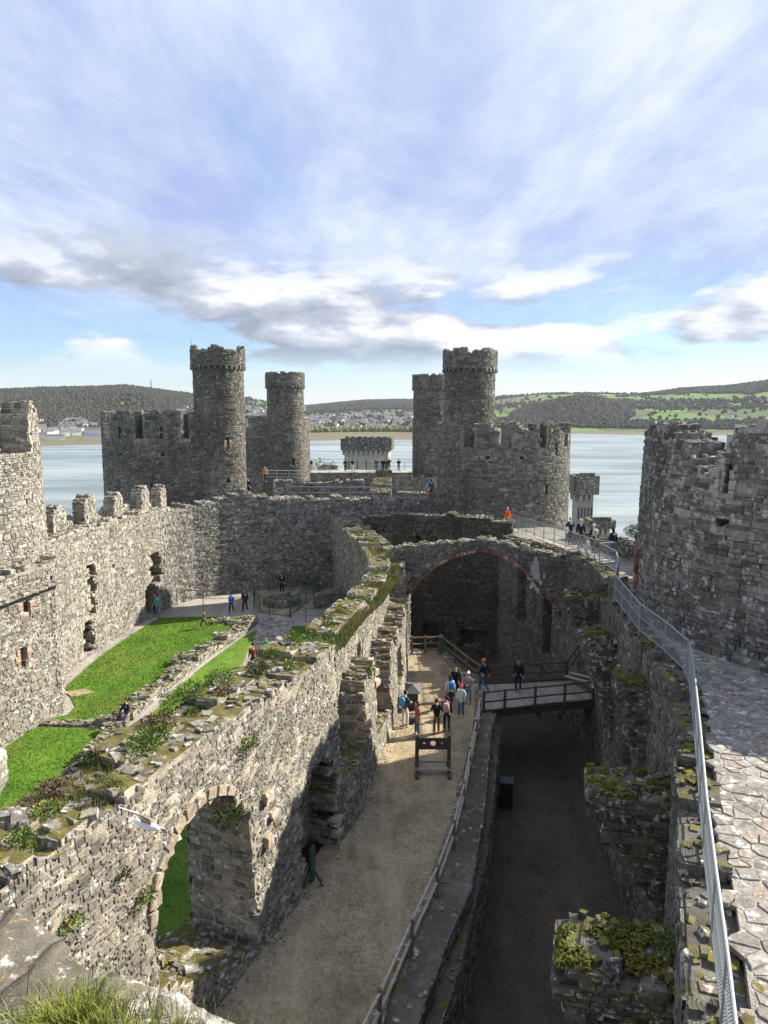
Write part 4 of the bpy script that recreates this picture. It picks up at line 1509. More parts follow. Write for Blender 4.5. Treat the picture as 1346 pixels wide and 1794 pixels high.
wall(kb, KB, -0.1, lambda s, x, y: 7.75 + 0.1 * np.sin(y * 2), 1.2, M['m_north'], M['s_north'], kb_mask, ds=0.28, dz=0.22, size=(0.30, 0.115), nsep=300, ragged=0.3, proud=0.045, cap=M['s_cap'])
wall(kb, [(x - 1.2, y) for x, y in KB], -0.1, 7.3, 3.0, M['m_north'], M['s_north'], None, ds=0.6, dz=0.5, sides='T', core_name='wall_backing')
nk = Vector((0.95, -0.31, 0))
for y, z, h in ((31.7, 3.65, 1.0), (32.05, 5.95, 0.8)):
    slit_frame(kb, (pt_on(KB[:4], y), y, z), nk, 0.42, h, M['s_pink'])
# projecting string course under the tower
for k in range(16):
    f = k / 15
    y = 26.5 + f * 7.3
    MB().box((pt_on(KB[:4], y) + 0.12, y, 6.35 + 0.35 * f), (0.36, 0.5, 0.16), rz=-0.28, bev=0.03, jit=0.03).build('string_course_stone', M['s_cap'], kb)

# stockhouse tower with turret
st_ = thing('round_tower', 'left drum tower with battlements, carrying the tall turret with a thin mast', 'tower', (-19, 63, 0))
drum(st_, -19.0, 63.0, 5.6, 0.0, 14.9, 12.6, ((300, 9), (262, 9), (222, 12), (335, 9), (30, 12), (90, 12), (150, 12)), M['m_tower'], M['s_tower'],
     slits=((243, 13.2, 0.2, 1.1), (281, 13.2, 0.2, 1.1), (243, 11.4, 0.35, 0.35), (281, 11.4, 0.35, 0.35), (318, 13.2, 0.2, 1.1), (318, 11.4, 0.35, 0.35), (270, 8.9, 0.3, 0.3)), nsep=220, ragged=0.55, batter=0.008)
turret(st_, -13.9, 60.6, 2.05, 5.6, 20.2, lambda s, x, y: 19.95 + 0.42 * np.maximum(0, np.sin(np.arctan2(y - 60.6, x + 13.9) * 4.0 + 0.9)) ** 0.5 - 0.1, nsep=120, slits=((300, 12.4, 0.16, 0.9), (300, 9.2, 0.25, 0.3)))
slit_frame(st_, (-13.9 + 2.05 * 0.5, 60.6 - 2.05 * 0.866, 12.4), (0.5, -0.866, 0), 0.2, 0.9, M['s_pink'])
slit_frame(st_, (-13.9 + 2.05 * 0.5, 60.6 - 2.05 * 0.866, 7.9), (0.5, -0.866, 0), 0.2, 0.6, M['s_pink'])
MB().tube([(-15.85, 60.6, 19.2), (-16.15, 60.6, 21.0)], [0.03, 0.015], 5).build('mast', M['iron'], st_)

# chapel tower
ct = thing('round_tower', 'distant drum tower with slim turret, left of the estuary gap', 'tower', (-13.5, 88, 0))
drum(ct, -14.6, 88.5, 5.3, 0.0, 14.3, 12.8, ((290, 12), (250, 12)), M['m_tower'], M['s_tower'], slits=((300, 8.5, 0.5, 1.3), (320, 10.5, 0.2, 0.9)), size=(0.5, 0.2), nsep=60)
turret(ct, -11.6, 84.5, 2.1, 5.0, 19.4, lambda s, x, y: 19.35 + 0 * s, slits=((285, 12.0, 0.18, 0.9), (300, 9, 0.18, 0.9)))
# king's tower
kg = thing('round_tower', 'farther slim turreted tower half hidden behind the right turret', 'tower', (8, 88, 0))
drum(kg, 8.6, 89.0, 5.0, 0.0, 13.8, 12.6, ((230, 14), (280, 12)), M['m_tower'], M['s_tower'], slits=((240, 10, 0.2, 0.9),), size=(0.5, 0.2), nsep=40)
turret(kg, 5.65, 85.5, 2.1, 4.0, 19.2, lambda s, x, y: 19.15 + 0 * s)
# bakehouse tower
bt = thing('round_tower', 'right drum tower with broken battlements and the tall near turret', 'tower', (10.3, 61.5, 0))
drum(bt, 10.35, 62.0, 5.7, 0.0, lambda s, x, y: 13.7 + 0.5 * np.sin(s * 1.1), 12.0, ((231, 8), (262, 10), (296, 7), (328, 12), (10, 12), (90, 14), (150, 12)), M['m_tower'], M['s_tower'],
     slits=((215, 11.2, 0.35, 0.35), (250, 11.2, 0.35, 0.35), (292, 11.9, 0.2, 1.0), (275, 11.2, 0.35, 0.35), (300, 8.6, 0.35, 0.9), (310, 11.9, 0.2, 1.0)), nsep=220, ragged=0.8, batter=0.006)
turret(bt, 7.15, 60.2, 2.06, 8.0, 19.95, lambda s, x, y: 19.85 + 0.12 * np.sin(s * 2.2), nsep=120)

# prison tower, right
gt = thing('round_tower', 'big shattered round tower beside the wall walk at the right edge', 'tower', (19.5, 26.6, 7))


def gaol_extra(a, z):
    return ((np.abs(a - 165.5) < 2.6) & (z < 9.7) & (z > 7.2))


GR = 9.3
drum(gt, GAOL[0], GAOL[1], GR, 6.9, lambda s, x, y: interp(np.degrees(np.arctan2(y - GAOL[1], x - GAOL[0])) % 360, [0, 100, 140, 155, 160, 166, 178, 188, 193, 196, 199, 200.5, 203, 207, 211, 213, 217, 230, 300, 360], [12.6, 12.6, 13.0, 13.8, 14.1, 14.3, 14.55, 14.3, 13.9, 13.3, 13.0, 13.7, 14.4, 14.75, 14.7, 14.5, 13.6, 13.0, 12.6, 12.6]), 12.2, (), M['m_gaol'], M['s_gaol'],
     slits=((203.5, 12.75, 0.36, 1.1), (203, 11.3, 0.4, 0.4), (160.5, 12.6, 0.25, 1.2), (170, 9.3, 0.25, 0.5)), size=(0.48, 0.18), nsep=300, ragged=0.95, batter=0.02, extra=gaol_extra, n=120)
for k in range(7):
    a = math.radians(167.6 + (k % 2) * 0.5)
    MB().box((GAOL[0] + (GR - 0.03) * math.cos(a), GAOL[1] + (GR - 0.03) * math.sin(a), 7.15 + 0.35 * k), (0.3, 0.45, 0.33), rz=a, bev=0.03, jit=0.02).build('door_jamb_stone', M['s_red'], gt)
a = math.radians(203.5)
slit_frame(gt, (GAOL[0] + (GR - 0.1) * math.cos(a), GAOL[1] + (GR - 0.1) * math.sin(a), 12.75), (math.cos(a), math.sin(a), 0), 0.4, 1.2, M['s_ashlar'])
# plinth course round its foot
for k in range(34):
    a = math.radians(168 + k * 2.0)
    MB().box((GAOL[0] + (GR + 0.1) * math.cos(a), GAOL[1] + (GR + 0.1) * math.sin(a), 7.1), (0.3, 0.31, 0.26), rz=a, bev=0.03, jit=0.03).build('plinth_stone', M['s_gaol'], gt)


# railway bridge towers beyond the castle
def ashlar_tower(label, cx, cy, w, d, z0, z1, rz=0.0, par=2.4):
    root = thing('bridge_tower', label, 'tower', (cx, cy, z0))
    mb = MB().box((cx, cy, (z0 + z1 - par) / 2), (w, d, z1 - par - z0), rz)
    mb.build('shaft', M['s_ashlar'], root)
    mb = MB()
    R = Matrix.Rotation(rz, 3, 'Z')
    hw_, hd = w / 2 + 0.45, d / 2 + 0.45
    for sx, sy, lx, ly in ((0, -hd, 2 * hw_, 0.5), (0, hd, 2 * hw_, 0.5), (-hw_, 0, 0.5, 2 * hd), (hw_, 0, 0.5, 2 * hd)):
        p = R @ Vector((sx, sy, 0))
        mb.box((cx + p.x, cy + p.y, z1 - par / 2), (lx + 0.02, ly + 0.02, par), rz)
    mb.box((cx, cy, z1 - par + 0.2), (w, d, 0.3), rz)
    mb.build('parapet', M['s_spur'], root)
    me = MB().box((0, 0, 0), (0.45, 0.45, 1.1), bev=0.06).mesh('corbel', M['s_ashlar'])
    n = max(3, int(w / 0.95))
    for k in range(n):
        p = R @ Vector((-w / 2 + (k + 0.5) * w / n, -d / 2 - 0.25, 0))
        put('corbel', me, root).matrix_basis = Matrix.Translation((cx + p.x, cy + p.y, z1 - par - 0.5)) @ Matrix.Rotation(rz, 4, 'Z')
    n = max(3, int(d / 0.95))
    for k in range(n):
        p = R @ Vector((-w / 2 - 0.25, -d / 2 + (k + 0.5) * d / n, 0))
        put('corbel', me, root).matrix_basis = Matrix.Translation((cx + p.x, cy + p.y, z1 - par - 0.5)) @ Matrix.Rotation(rz, 4, 'Z')
    for k in range(5):
        p = R @ Vector((-w / 2 + (k + 0.5) * w / 5, -d / 2 - 0.02, 0))
        put('loop', MB().box((0, 0, 0), (0.16, 0.12, 1.8)).mesh('loop', M['black']), root).matrix_basis = Matrix.Translation((cx + p.x, cy + p.y, z1 - par - 3.0)) @ Matrix.Rotation(rz, 4, 'Z')
    for k in range(7):
        p = R @ Vector((-w / 2 + (k + 0.5) * w / 7, -d / 2 - 0.45, 0))
        put('battlement', MB().box((0, 0, 0), (w / 14, 0.45, 0.5)).mesh('battlement', M['s_spur']), root).matrix_basis = Matrix.Translation((cx + p.x, cy + p.y, z1 + 0.25)) @ Matrix.Rotation(rz, 4, 'Z')


ashlar_tower('pale square battlemented tower standing in the water gap', -3.4, 152, 9.2, 7.5, -22, 9.2, -0.08)
ashlar_tower('small dark turret with corbels just left of the pale bridge tower', -11.6, 147, 2.4, 2.4, -22, 3.6, 0.0, 1.5)
ashlar_tower('slim pale tower peeping out right of the broken drum tower', 31.6, 112, 2.5, 3.0, -22, 4.9, 0.0, 2.9)
ashlar_tower('low battlemented pale tower above the water beside the strolling visitors', 32.0, 104, 2.3, 2.4, -22, -0.9, 0.0, 1.2)

# ------------------------------------------------------------------ retaining wall between gravel floor and cellar
rw = thing('retaining_wall', 'stepped stone retaining wall with ledges between gravel floor and sunken cellar', 'wall', (2, 24, -3.5))
L1 = [(-1.4, 10.5), (0.88, 15.67), (1.52, 17.58), (2.76, 20.63), (3.64, 24.43), (4.47, 28.71), (5.1, 32.0), (5.55, 33.6)]
L2 = [(-0.9, 10.5), (1.42, 16.19), (2.14, 18.16), (3.57, 23.12), (4.58, 27.73), (5.3, 31.5), (5.85, 33.6)]
wall(rw, L1, -1.2, lambda s, x, y: -0.02 + 0.0 * y, 1.15, M['ledge'], M['s_dark'], None, ds=0.28, dz=0.2, size=(0.34, 0.14), nsep=120, ragged=0.0, sides='FTJ', cap=M['s_cap'], cap_h=0.03, cap_sep=200, cap_keep=0.3)
wall(rw, L2, -3.6, lambda s, x, y: -0.62 + 0.0 * y, 0.75, M['ledge'], M['s_dark'], None, ds=0.3, dz=0.24, size=(0.34, 0.14), nsep=120, ragged=0.0, sides='FTJ', cap=M['s_spur'], cap_h=0.04, cap_sep=120, cap_keep=0.4)
wall(rw, [(5.4, 33.7), (5.75, 37.6), (4.6, 40.5), (3.9, 43.2), (1.3, 43.4)], -3.6, -0.02, 0.6, M['m_dark'], M['s_dark'], None, ds=0.3, dz=0.24, size=(0.34, 0.14), nsep=60, ragged=0.06, sides='FTJ', cap=M['s_cap'], cap_h=0.05)
E_ = np.array(EDGE)
sE = np.concatenate([[0], np.cumsum(np.hypot(*np.diff(E_, axis=0).T))])
pos = 0.0
while pos < sE[-1] - 0.3:
    l = random.uniform(0.3, 0.55)
    a = np.array([np.interp(pos + l / 2, sE, E_[:, 0]), np.interp(pos + l / 2, sE, E_[:, 1])])
    b = np.array([np.interp(pos + l / 2 + 0.1, sE, E_[:, 0]), np.interp(pos + l / 2 + 0.1, sE, E_[:, 1])])
    d = b - a
    MB().box((a[0] - 0.08, a[1], 0.02), (l - 0.03, random.uniform(0.26, 0.34), 0.16), rz=math.atan2(d[1], d[0]), bev=0.025, jit=0.015).build('kerb_stone', M['s_cap'], rw)
    pos += l


# loose stones and dirt gathered along the wall feet
def scree(name, path, side, z, n, spread, mat, lab):
    P = np.array(path)
    S_ = np.concatenate([[0], np.cumsum(np.hypot(*np.diff(P, axis=0).T))])
    q = rng.uniform(0, S_[-1], n)
    x, y = np.interp(q, S_, P[:, 0]), np.interp(q, S_, P[:, 1])
    d = np.stack([np.interp(q + 0.1, S_, P[:, 0]) - np.interp(q - 0.1, S_, P[:, 0]), np.interp(q + 0.1, S_, P[:, 1]) - np.interp(q - 0.1, S_, P[:, 1])], -1)
    d /= np.maximum(np.hypot(d[:, 0], d[:, 1]), 1e-6)[:, None]
    off = np.abs(rng.normal(0, spread, n)) * side
    pos = np.stack([x + d[:, 1] * off, y - d[:, 0] * off, np.full(n, z)], -1)
    o = blobs(name, pos, rng.uniform(0.015, 0.06, n) * np.exp(-np.abs(off)), mat, 0.6, 0.4)
    return o


scree('loose_rubble', HALL[3:13], 1, 0.01, 900, 0.35, M['s_hall'], '')
scree('loose_rubble', CURT[2:12], -1, -3.48, 500, 0.5, M['s_dark'], '')
scree('loose_rubble', NORTH, 1, 0.0, 400, 0.3, M['s_north'], '')

# ------------------------------------------------------------------ timber fences
def rail_fence(label, pts, h=1.05, rails=(0.95, 0.5), mat='wood', post=0.12, rail=0.10, group=None, pale=False, name='timber_fence'):
    root = thing(name, label, 'fence', pts[0], group)
    for p in pts:
        lean = (random.uniform(-0.03, 0.03), random.uniform(-0.03, 0.03))
        MB().bar((p[0], p[1], p[2] - 0.15), (p[0] + lean[0], p[1] + lean[1], p[2] + h), post, bev=0.015).build('post', M[mat], root)
    for a, b in zip(pts[:-1], pts[1:]):
        for z in rails:
            mb = MB().tube([(a[0], a[1], a[2] + z), ((a[0] + b[0]) / 2, (a[1] + b[1]) / 2, (a[2] + b[2]) / 2 + z + random.uniform(-0.03, 0.02)), (b[0], b[1], b[2] + z)], rail / 2, 7)
            mb.build('rail', M['wood_pale' if pale else mat], root)
    return root


FENCE = [(-1.5, 12.0), (-0.1, 15.4), (0.75, 17.8), (1.65, 20.2), (2.4, 22.6), (3.05, 25.2), (3.6, 27.9), (4.2, 30.6), (4.75, 33.3)]
rail_fence('weathered post and rail fence curving along the cellar edge', [(x, y, 0.0) for x, y in FENCE], 1.1, (1.0, 0.5), 'wood', 0.11, 0.09, pale=True)
rail_fence('short timber barrier closing the far end of the gravel under the great arch', [(1.75, 42.6, 0), (2.6, 42.7, 0), (3.5, 42.9, 0)], 1.1, (1.0, 0.6, 0.22), 'wood')
rail_fence('timber fence dropping along the gravel edge towards the footbridge', [(3.6, 42.8, 0), (4.25, 40.9, 0), (4.75, 39.3, 0), (5.35, 37.7, 0)], 1.1, (1.0, 0.55), 'wood')
# footbridge
br = thing('footbridge', 'plank footbridge with dark timber beams crossing the sunken cellar', 'bridge', (8, 36, 0))
for k in range(42):
    f = k / 41
    x = 5.0 + 6.2 * f
    y0, y1 = 33.9 + 1.5 * f, 37.3 + 0.7 * f
    MB().bar((x + 0.05, y0, 0.02 + random.uniform(-0.004, 0.004)), (x - 0.05, y1, 0.02 + random.uniform(-0.004, 0.004)), 0.138, 0.05, bev=0.006).build('plank', M['wood_grey'], br)
for o_ in (0.1, 1.1, 2.2, 3.2):
    MB().bar((4.9, 33.95 + o_, -0.2), (11.3, 35.4 + o_ * 0.78, -0.2), 0.16, 0.36, bev=0.01).build('beam', M['wood_dark'], br)
MB().bar((8.0, 34.7, -0.5), (7.8, 37.6, -0.5), 0.2, 0.22, bev=0.01).build('cross_beam', M['wood_dark'], br)
rail_fence('near side railing of the plank footbridge', [(5.0, 33.85, 0), (6.1, 34.1, 0), (7.7, 34.5, 0), (9.3, 34.85, 0), (10.9, 35.25, 0)], 1.12, (1.05, 0.55, 0.1), 'wood_dark', 0.13, 0.09, 'footbridge railings', name='bridge_railing')
rail_fence('far side railing of the plank footbridge', [(5.6, 37.6, 0), (7.2, 37.75, 0), (8.8, 37.9, 0), (10.2, 38.1, 0)], 1.12, (1.05, 0.55, 0.1), 'wood_dark', 0.13, 0.09, 'footbridge railings', name='bridge_railing')
rail_fence('sloping stair railing at the right end of the footbridge, near side', [(10.9, 35.3, 0), (11.9, 36.4, 1.1)], 1.12, (1.05, 0.55), 'wood_dark', 0.13, 0.09, 'footbridge railings', name='bridge_railing')
rail_fence('sloping stair railing at the right end of the footbridge, far side', [(10.2, 38.1, 0), (11.3, 38.9, 1.0)], 1.12, (1.05, 0.55), 'wood_dark', 0.13, 0.09, 'footbridge railings', name='bridge_railing')
sr = thing('stair_flight', 'short timber stair with two pale rails at the right end of the footbridge', 'stairs', (11, 37, 0))
for k in range(5):
    MB().box((10.75 + 0.2 * k, 37.0 + 0.05 * k, 0.1 + 0.2 * k), (0.3, 1.6, 0.06), rz=0.3).build('tread', M['wood'], sr)
MB().bar((10.0, 37.5, 0.5), (10.95, 35.9, 0.75), 0.1, bev=0.01).build('handrail', M['wood_pale'], sr)
MB().bar((10.35, 37.9, 0.55), (11.3, 36.3, 0.8), 0.1, bev=0.01).build('handrail', M['wood_pale'], sr)
o = MB().box((9.7, 35.5, 0.062), (0.75, 0.55, 0.02), rz=0.25, bev=0.004).build('plywood_patch', M['wood_pale'])
tag(o, 'pale plywood patch lying on the footbridge planks', 'board')


# ------------------------------------------------------------------ metal railings
def metal_rail(label, pts, h=1.1, mesh=True, mats=('galv', 'galv'), step=None, pr=0.03, name='metal_railing', bars=0, rails=(1.0, 0.55, 0.12), cell=0.06, wr=0.0026):
    root = thing(name, label, 'railing', pts[0])
    P = [Vector(p) for p in pts]
    if step:
        Q = [P[0]]
        for a, b in zip(P[:-1], P[1:]):
            n = max(1, round((b - a).length / step))
            Q += [a.lerp(b, (k + 1) / n) for k in range(n)]
        P = Q
    up = Vector((0, 0, 1))
    for p in P:
        MB().tube([p - up * 0.1, p + up * h], pr, 8).build('post', M[mats[0]], root)
    for f in rails:
        for a, b in zip(P[:-1], P[1:]):
            MB().tube([a + up * h * f, b + up * h * f], pr * (0.95 if f > 0.9 else 0.6), 8).build('rail', M[mats[1]], root)
    for a, b in zip(P[:-1], P[1:]):
        L = (b - a).length
        d = (b - a).normalized()
        if mesh or bars:
            mb = MB()
            sp = bars or cell
            n = int(L / sp)
            w = 0.012 if bars else wr * 2
            for k in range(1, n):
                q = a + d * (L * k / n)
                mb.bar(q + up * 0.1 * h, q + up * h * 0.98, w)
            if mesh:
                m = int(h * 0.88 / cell)
                for k in range(1, m):
                    z = 0.1 * h + 0.88 * h * k / m
                    mb.bar(a + up * z, b + up * z, w)
            o = mb.build('mesh_panel' if mesh else 'bar_panel', M[mats[1]], root)
            o['kind'] = 'stuff'
    return root


zr = lambda x, y: (x, y, float(WALK(y)))
metal_rail('galvanised mesh railing running down the right side beside the flagstones', [zr(3.0, 4.6), zr(4.4, 8.2), zr(5.0, 9.8), zr(5.8, 11.9), zr(7.0, 14.9), zr(8.5, 18.7), zr(9.2, 20.6)], 1.1, True, step=2.1)
metal_rail('galvanised mesh railing curving past the foot of the shattered tower', [zr(9.22, 20.75), zr(9.3, 22.65), zr(9.25, 24.9), zr(9.8, 29.4), zr(11.0, 32.6), zr(11.4, 34.2)], 1.1, True, step=1.7)
metal_rail('galvanised mesh railing along the far wall walk by the orange jacket', [zr(12.4, 37.3), zr(11.65, 38.6), zr(11.3, 43.5), zr(10.75, 50.0), zr(10.1, 55.6)], 1.1, True, step=2.0)
metal_rail('short mesh railing return at the corner of the wall walk', [zr(11.5, 34.4), zr(11.45, 37.0), zr(12.4, 37.3)], 1.1, False)
metal_rail('green bar fence surrounding the well', [(-10.6, 56.8, 0), (-10.0, 53.0, 0), (-9.3, 51.6, 0), (-8.5, 51.0, 0), (-6.9, 50.4, 0), (-5.7, 56.0, 0), (-5.8, 58.8, 0), (-9.6, 57.6, 0)], 1.3, False, ('green_paint', 'green_paint'), step=2.2, pr=0.035, bars=0.13, rails=(1.0, 0.1))
metal_rail('plain grey railing along the foot of the pale curved wall', [(-16.0, 53.4, 0.1), (-13.9, 53.0, 0.1), (-11.8, 53.0, 0.1), (-10.6, 53.2, 0.1)], 1.2, False, ('iron', 'iron'), rails=(1.0, 0.5))
metal_rail('low green rail beside the steps right of the well', [(-6.8, 50.2, 0), (-5.6, 49.3, 0), (-4.4, 49.0, 0)], 1.0, False, ('green_paint', 'green_paint'), rails=(1.0, 0.5))
metal_rail('thin handrail along the top of the cross wall', [(-8.6, 62.6, 7.3), (2.4, 63.0, 7.2)], 1.0, False, ('iron', 'galv'), step=1.8, pr=0.03, rails=(1.0, 0.5))
metal_rail('thin railing of the far eastern terrace', [(-14.5, 102.4, 6.4), (8, 103, 6.4)], 1.1, False, ('iron', 'iron'), step=2.4, pr=0.03, rails=(1.0, 0.5))
metal_rail('pale railing on the wall walk in front of the distant slim turret', [(-13.6, 80.0, 7.2), (-9.6, 82.0, 7.0)], 1.1, False, ('galv', 'galv'), step=1.5, pr=0.035, rails=(1.0, 0.66, 0.33))

# well inside the fence
wl_ = thing('well', 'low round stone well head inside the green fence', 'well', (-8.0, 54.4, 0))
for k in range(18):
    a = 2 * math.pi * k / 18
    for j in range(2):
        MB().box((-8.0 + 1.25 * math.cos(a + j * 0.17), 54.2 + 1.25 * math.sin(a + j * 0.17), 0.15 + 0.28 * j), (0.4, 0.42, 0.27), rz=a + j * 0.17, bev=0.03, jit=0.03).build('stone', M['s_cap'], wl_)
tag(sheet('well_court_floor', [(-10.4, 57.4), (-9.9, 53.2), (-9.2, 51.8), (-7.0, 50.7), (-5.6, 56.2), (-5.8, 59.6)], 0.004, M['gravel']), kind='structure')

# flagged path on the lawn
fp = bpy.data.objects.new('flag_path', None)
COL.objects.link(fp)
fp['kind'] = 'structure'
paving('flagstone', fp, [(-8.6, 47.6), (-9.4, 50.0), (-6.2, 49.6), (-6.35, 48.2), (-6.1, 42.0), (-6.2, 37.5), (-8.4, 37.5), (-8.3, 42)], 0.5, lambda x, y: -0.04, M['s_flag'], None, sep=120, gap=0.02, h=0.05, stretch=1.3)

# low ruined walls on the lawn
lw = thing('low_wall', 'low ruined wall running along the lawn beside the flagged path', 'wall', (-11, 41, 0))
wall(lw, [(-12.3, 33.0), (-11.9, 36.0), (-11.1, 40.5), (-10.2, 44.0), (-9.5, 46.6), (-9.0, 49.1)], -0.1, lambda s, x, y: 0.5 + 0.12 * np.sin(y * 2), 0.95, M['m_hall'], M['s_hall'], None, ds=0.28, dz=0.15, size=(0.28, 0.13), nsep=60, ragged=0.3, cap=M['s_cap'], cap_h=0.12, cap_sep=200)
lw = thing('low_wall', 'short low wall stub sticking out onto the big lawn', 'wall', (-12, 41, 0))
wall(lw, [(-12.5, 40.2), (-11.5, 40.5)], -0.1, 0.6, 0.7, M['m_hall'], M['s_hall'], None, ds=0.25, dz=0.15, size=(0.28, 0.13), cap=M['s_cap'])
lw = thing('low_wall', 'thin kerb wall dividing the two lawns', 'wall', (-14, 32.4, 0))
wall(lw, [(-16.5, 32.3), (-12.4, 32.2)], -0.1, lambda s, x, y: 0.14 + 0.25 * (s > 2.6), 0.45, M['m_hall'], M['s_cap'], None, ds=0.28, dz=0.12, size=(0.3, 0.13), ragged=0.1, cap=M['s_cap'], cap_h=0.07)
lw = thing('low_wall', 'low foundation wall across the far end of the big lawn', 'wall', (-11, 49, 0))
wall(lw, [(-12.1, 48.6), (-11.1, 49.0), (-11.0, 48.4), (-9.2, 48.6)], -0.1, 0.35, 0.5, M['m_hall'], M['s_hall'], None, ds=0.25, dz=0.14, size=(0.28, 0.13), cap=M['s_cap'])
lw = thing('low_wall', 'overgrown inner stub wall at the lower edge of the near lawn', 'wall', (-13, 24, 0))
wall(lw, [(-13.4, 20.0), (-12.6, 24.0), (-12.0, 28.5), (-12.4, 31.8)], -0.1, lambda s, x, y: 0.5 + 0.1 * np.sin(y * 2), 0.8, M['m_hall'], M['s_hall'], None, ds=0.3, dz=0.15, size=(0.28, 0.13), cap=M['s_cap'], cap_h=0.1)
MB().box((-16.0, 34.6, 0.035), (1.6, 0.8, 0.02), rz=0.4).mesh
lw = thing('low_wall', 'dark low stone walling beside the green rail right of the well', 'wall', (-4, 51, 0))
wall(lw, [(-5.4, 53.0), (-2.4, 52.2)], -0.1, lambda s, x, y: 1.0 + 0.8 * s / 3, 1.6, M['m_dark'], M['s_dark'], None, ds=0.3, dz=0.2, size=(0.3, 0.13), cap=M['s_cap'])
lw = thing('wall_stub', 'dark ivy-topped stub wall standing against the cross wall, right of the well', 'wall', (-4.3, 57, 0))
wall(lw, [(-5.9, 57.6), (-2.6, 57.2)], -0.1, 2.9, 1.8, M['m_dark'], M['s_spur'], None, ds=0.3, dz=0.22, size=(0.3, 0.13), cap=M['s_spur'])

# ------------------------------------------------------------------ pillory
pl = thing('pillory', 'dark wooden pillory with head and hand holes standing on the gravel', 'pillory', (2.0, 28.0, 0))
PX0, PX1, PY = 1.38, 2.72, 28.0
for x in (PX0, PX1):
    MB().bar((x, PY, 0.08), (x, PY, 1.56), 0.15, bev=0.015).build('upright', M['wood_dark'], pl)
    MB().bar((x - 0.03, PY - 0.72, 0.07), (x + 0.03, PY + 0.72, 0.07), 0.15, 0.14, bev=0.02).build('foot', M['wood_dark'], pl)
    for sg in (-1, 1):
        MB().bar((x, PY + sg * 0.5, 0.12), (x, PY + sg * 0.06, 0.52), 0.08, bev=0.01).build('brace', M['wood_dark'], pl)
MB().box(((PX0 + PX1) / 2, PY, 0.42), (1.2, 0.07, 0.1), bev=0.01).build('stretcher', M['wood_grey'], pl)
MB().box(((PX0 + PX1) / 2, PY - 0.28, 0.25), (1.5, 0.3, 0.05), bev=0.01).build('step_board', M['wood_grey'], pl)


def holed_board(z0, z1, holes):
    nx, nz = 60, 26
    xs, zs = np.linspace(PX0 + 0.07, PX1 - 0.07, nx + 1), np.linspace(z0, z1, nz + 1)
    mb = MB()
    sol = lambda i, j: 0 <= i < nx and 0 <= j < nz and all(math.hypot((xs[i] + xs[i + 1]) / 2 - cx, (zs[j] + zs[j + 1]) / 2 - cz) > r for cx, cz, r in holes)
    ya, yb = PY - 0.045, PY + 0.045
    for i in range(nx):
        for j in range(nz):
            if not sol(i, j):
                continue
            a, b, c, d = (xs[i], zs[j]), (xs[i + 1], zs[j]), (xs[i + 1], zs[j + 1]), (xs[i], zs[j + 1])
            mb.add([(p[0], ya, p[1]) for p in (a, b, c, d)], [(0, 1, 2, 3)])
            mb.add([(p[0], yb, p[1]) for p in (a, b, c, d)], [(3, 2, 1, 0)])
            for (di, dj), (p, q) in (((-1, 0), (d, a)), ((1, 0), (b, c)), ((0, -1), (a, b)), ((0, 1), (c, d))):
                if not sol(i + di, j + dj):
                    mb.add([(p[0], ya, p[1]), (p[0], yb, p[1]), (q[0], yb, q[1]), (q[0], ya, q[1])], [(0, 1, 2, 3)])
    return mb


xm = (PX0 + PX1) / 2
HOLES = ((xm, 1.235, 0.125), (xm - 0.37, 1.235, 0.055), (xm + 0.37, 1.235, 0.055))
holed_board(0.98, 1.232, HOLES).build('lower_board', M['wood_dark'], pl)
holed_board(1.238, 1.46, HOLES).build('upper_board', M['wood_dark'], pl)

# information panels and bins
ip = thing('information_panel', 'black sloping information panel stand beside the hall wall and the visitors', 'panel', (1.4, 34.2, 0))
MB().box((1.45, 34.3, 0.5), (0.55, 0.4, 1.0), rz=-0.1, bev=0.03).build('stand', M['black'], ip)
mb = MB()
mb.add([(1.05, 33.85, 0.98), (1.85, 33.8, 0.98), (1.85, 34.7, 1.18), (1.05, 34.75, 1.18), (1.45, 34.25, 1.32)], [(0, 1, 4), (1, 2, 4), (2, 3, 4), (3, 0, 4), (3, 2, 1, 0)])
mb.build('sloping_lid', M['slate'], ip)
o = thing('bench_frame', 'small dark green upright board stand at the foot of the hall wall', 'stand', (-2.35, 20.9, 0))
MB().box((-2.3, 20.95, 0.62), (0.07, 0.34, 1.15), rz=-0.3, bev=0.01).build('board', M['green_paint'], o)
MB().bar((-2.25, 20.75, 0.6), (-1.95, 20.7, 0.0), 0.05).build('leg', M['green_paint'], o)
MB().bar((-2.35, 21.1, 0.6), (-2.55, 20.6, 0.0), 0.05).build('leg', M['green_paint'], o)
o = thing('marker_post', 'dark green post at the corner of the timber barrier under the arch', 'post', (3.6, 42.4, 0))
MB().box((3.55, 42.3, 0.55), (0.24, 0.2, 1.1), bev=0.02).build('post', M['green_paint'], o)
MB().box((3.55, 42.3, 1.13), (0.3, 0.26, 0.06), bev=0.01).build('cap', M['green_paint'], o)
o = thing('cabinet', 'black upright cabinet on the cellar floor against the retaining wall', 'cabinet', (5.7, 31.5, -3.5))
MB().box((5.75, 31.2, -2.85), (0.62, 0.6, 1.3), rz=-0.2, bev=0.03).build('body', M['black'], o)
MB().box((5.75, 31.2, -2.17), (0.66, 0.64, 0.06), rz=-0.2, bev=0.01).build('lid', M['slate'], o)
o = MB().box((1.32, 32.5, 0.2), (0.3, 0.2, 0.42), rz=0.4, bev=0.07).build('bag', M['black'])
tag(o, 'black bag standing on the gravel next to the man in white trousers', 'bag')

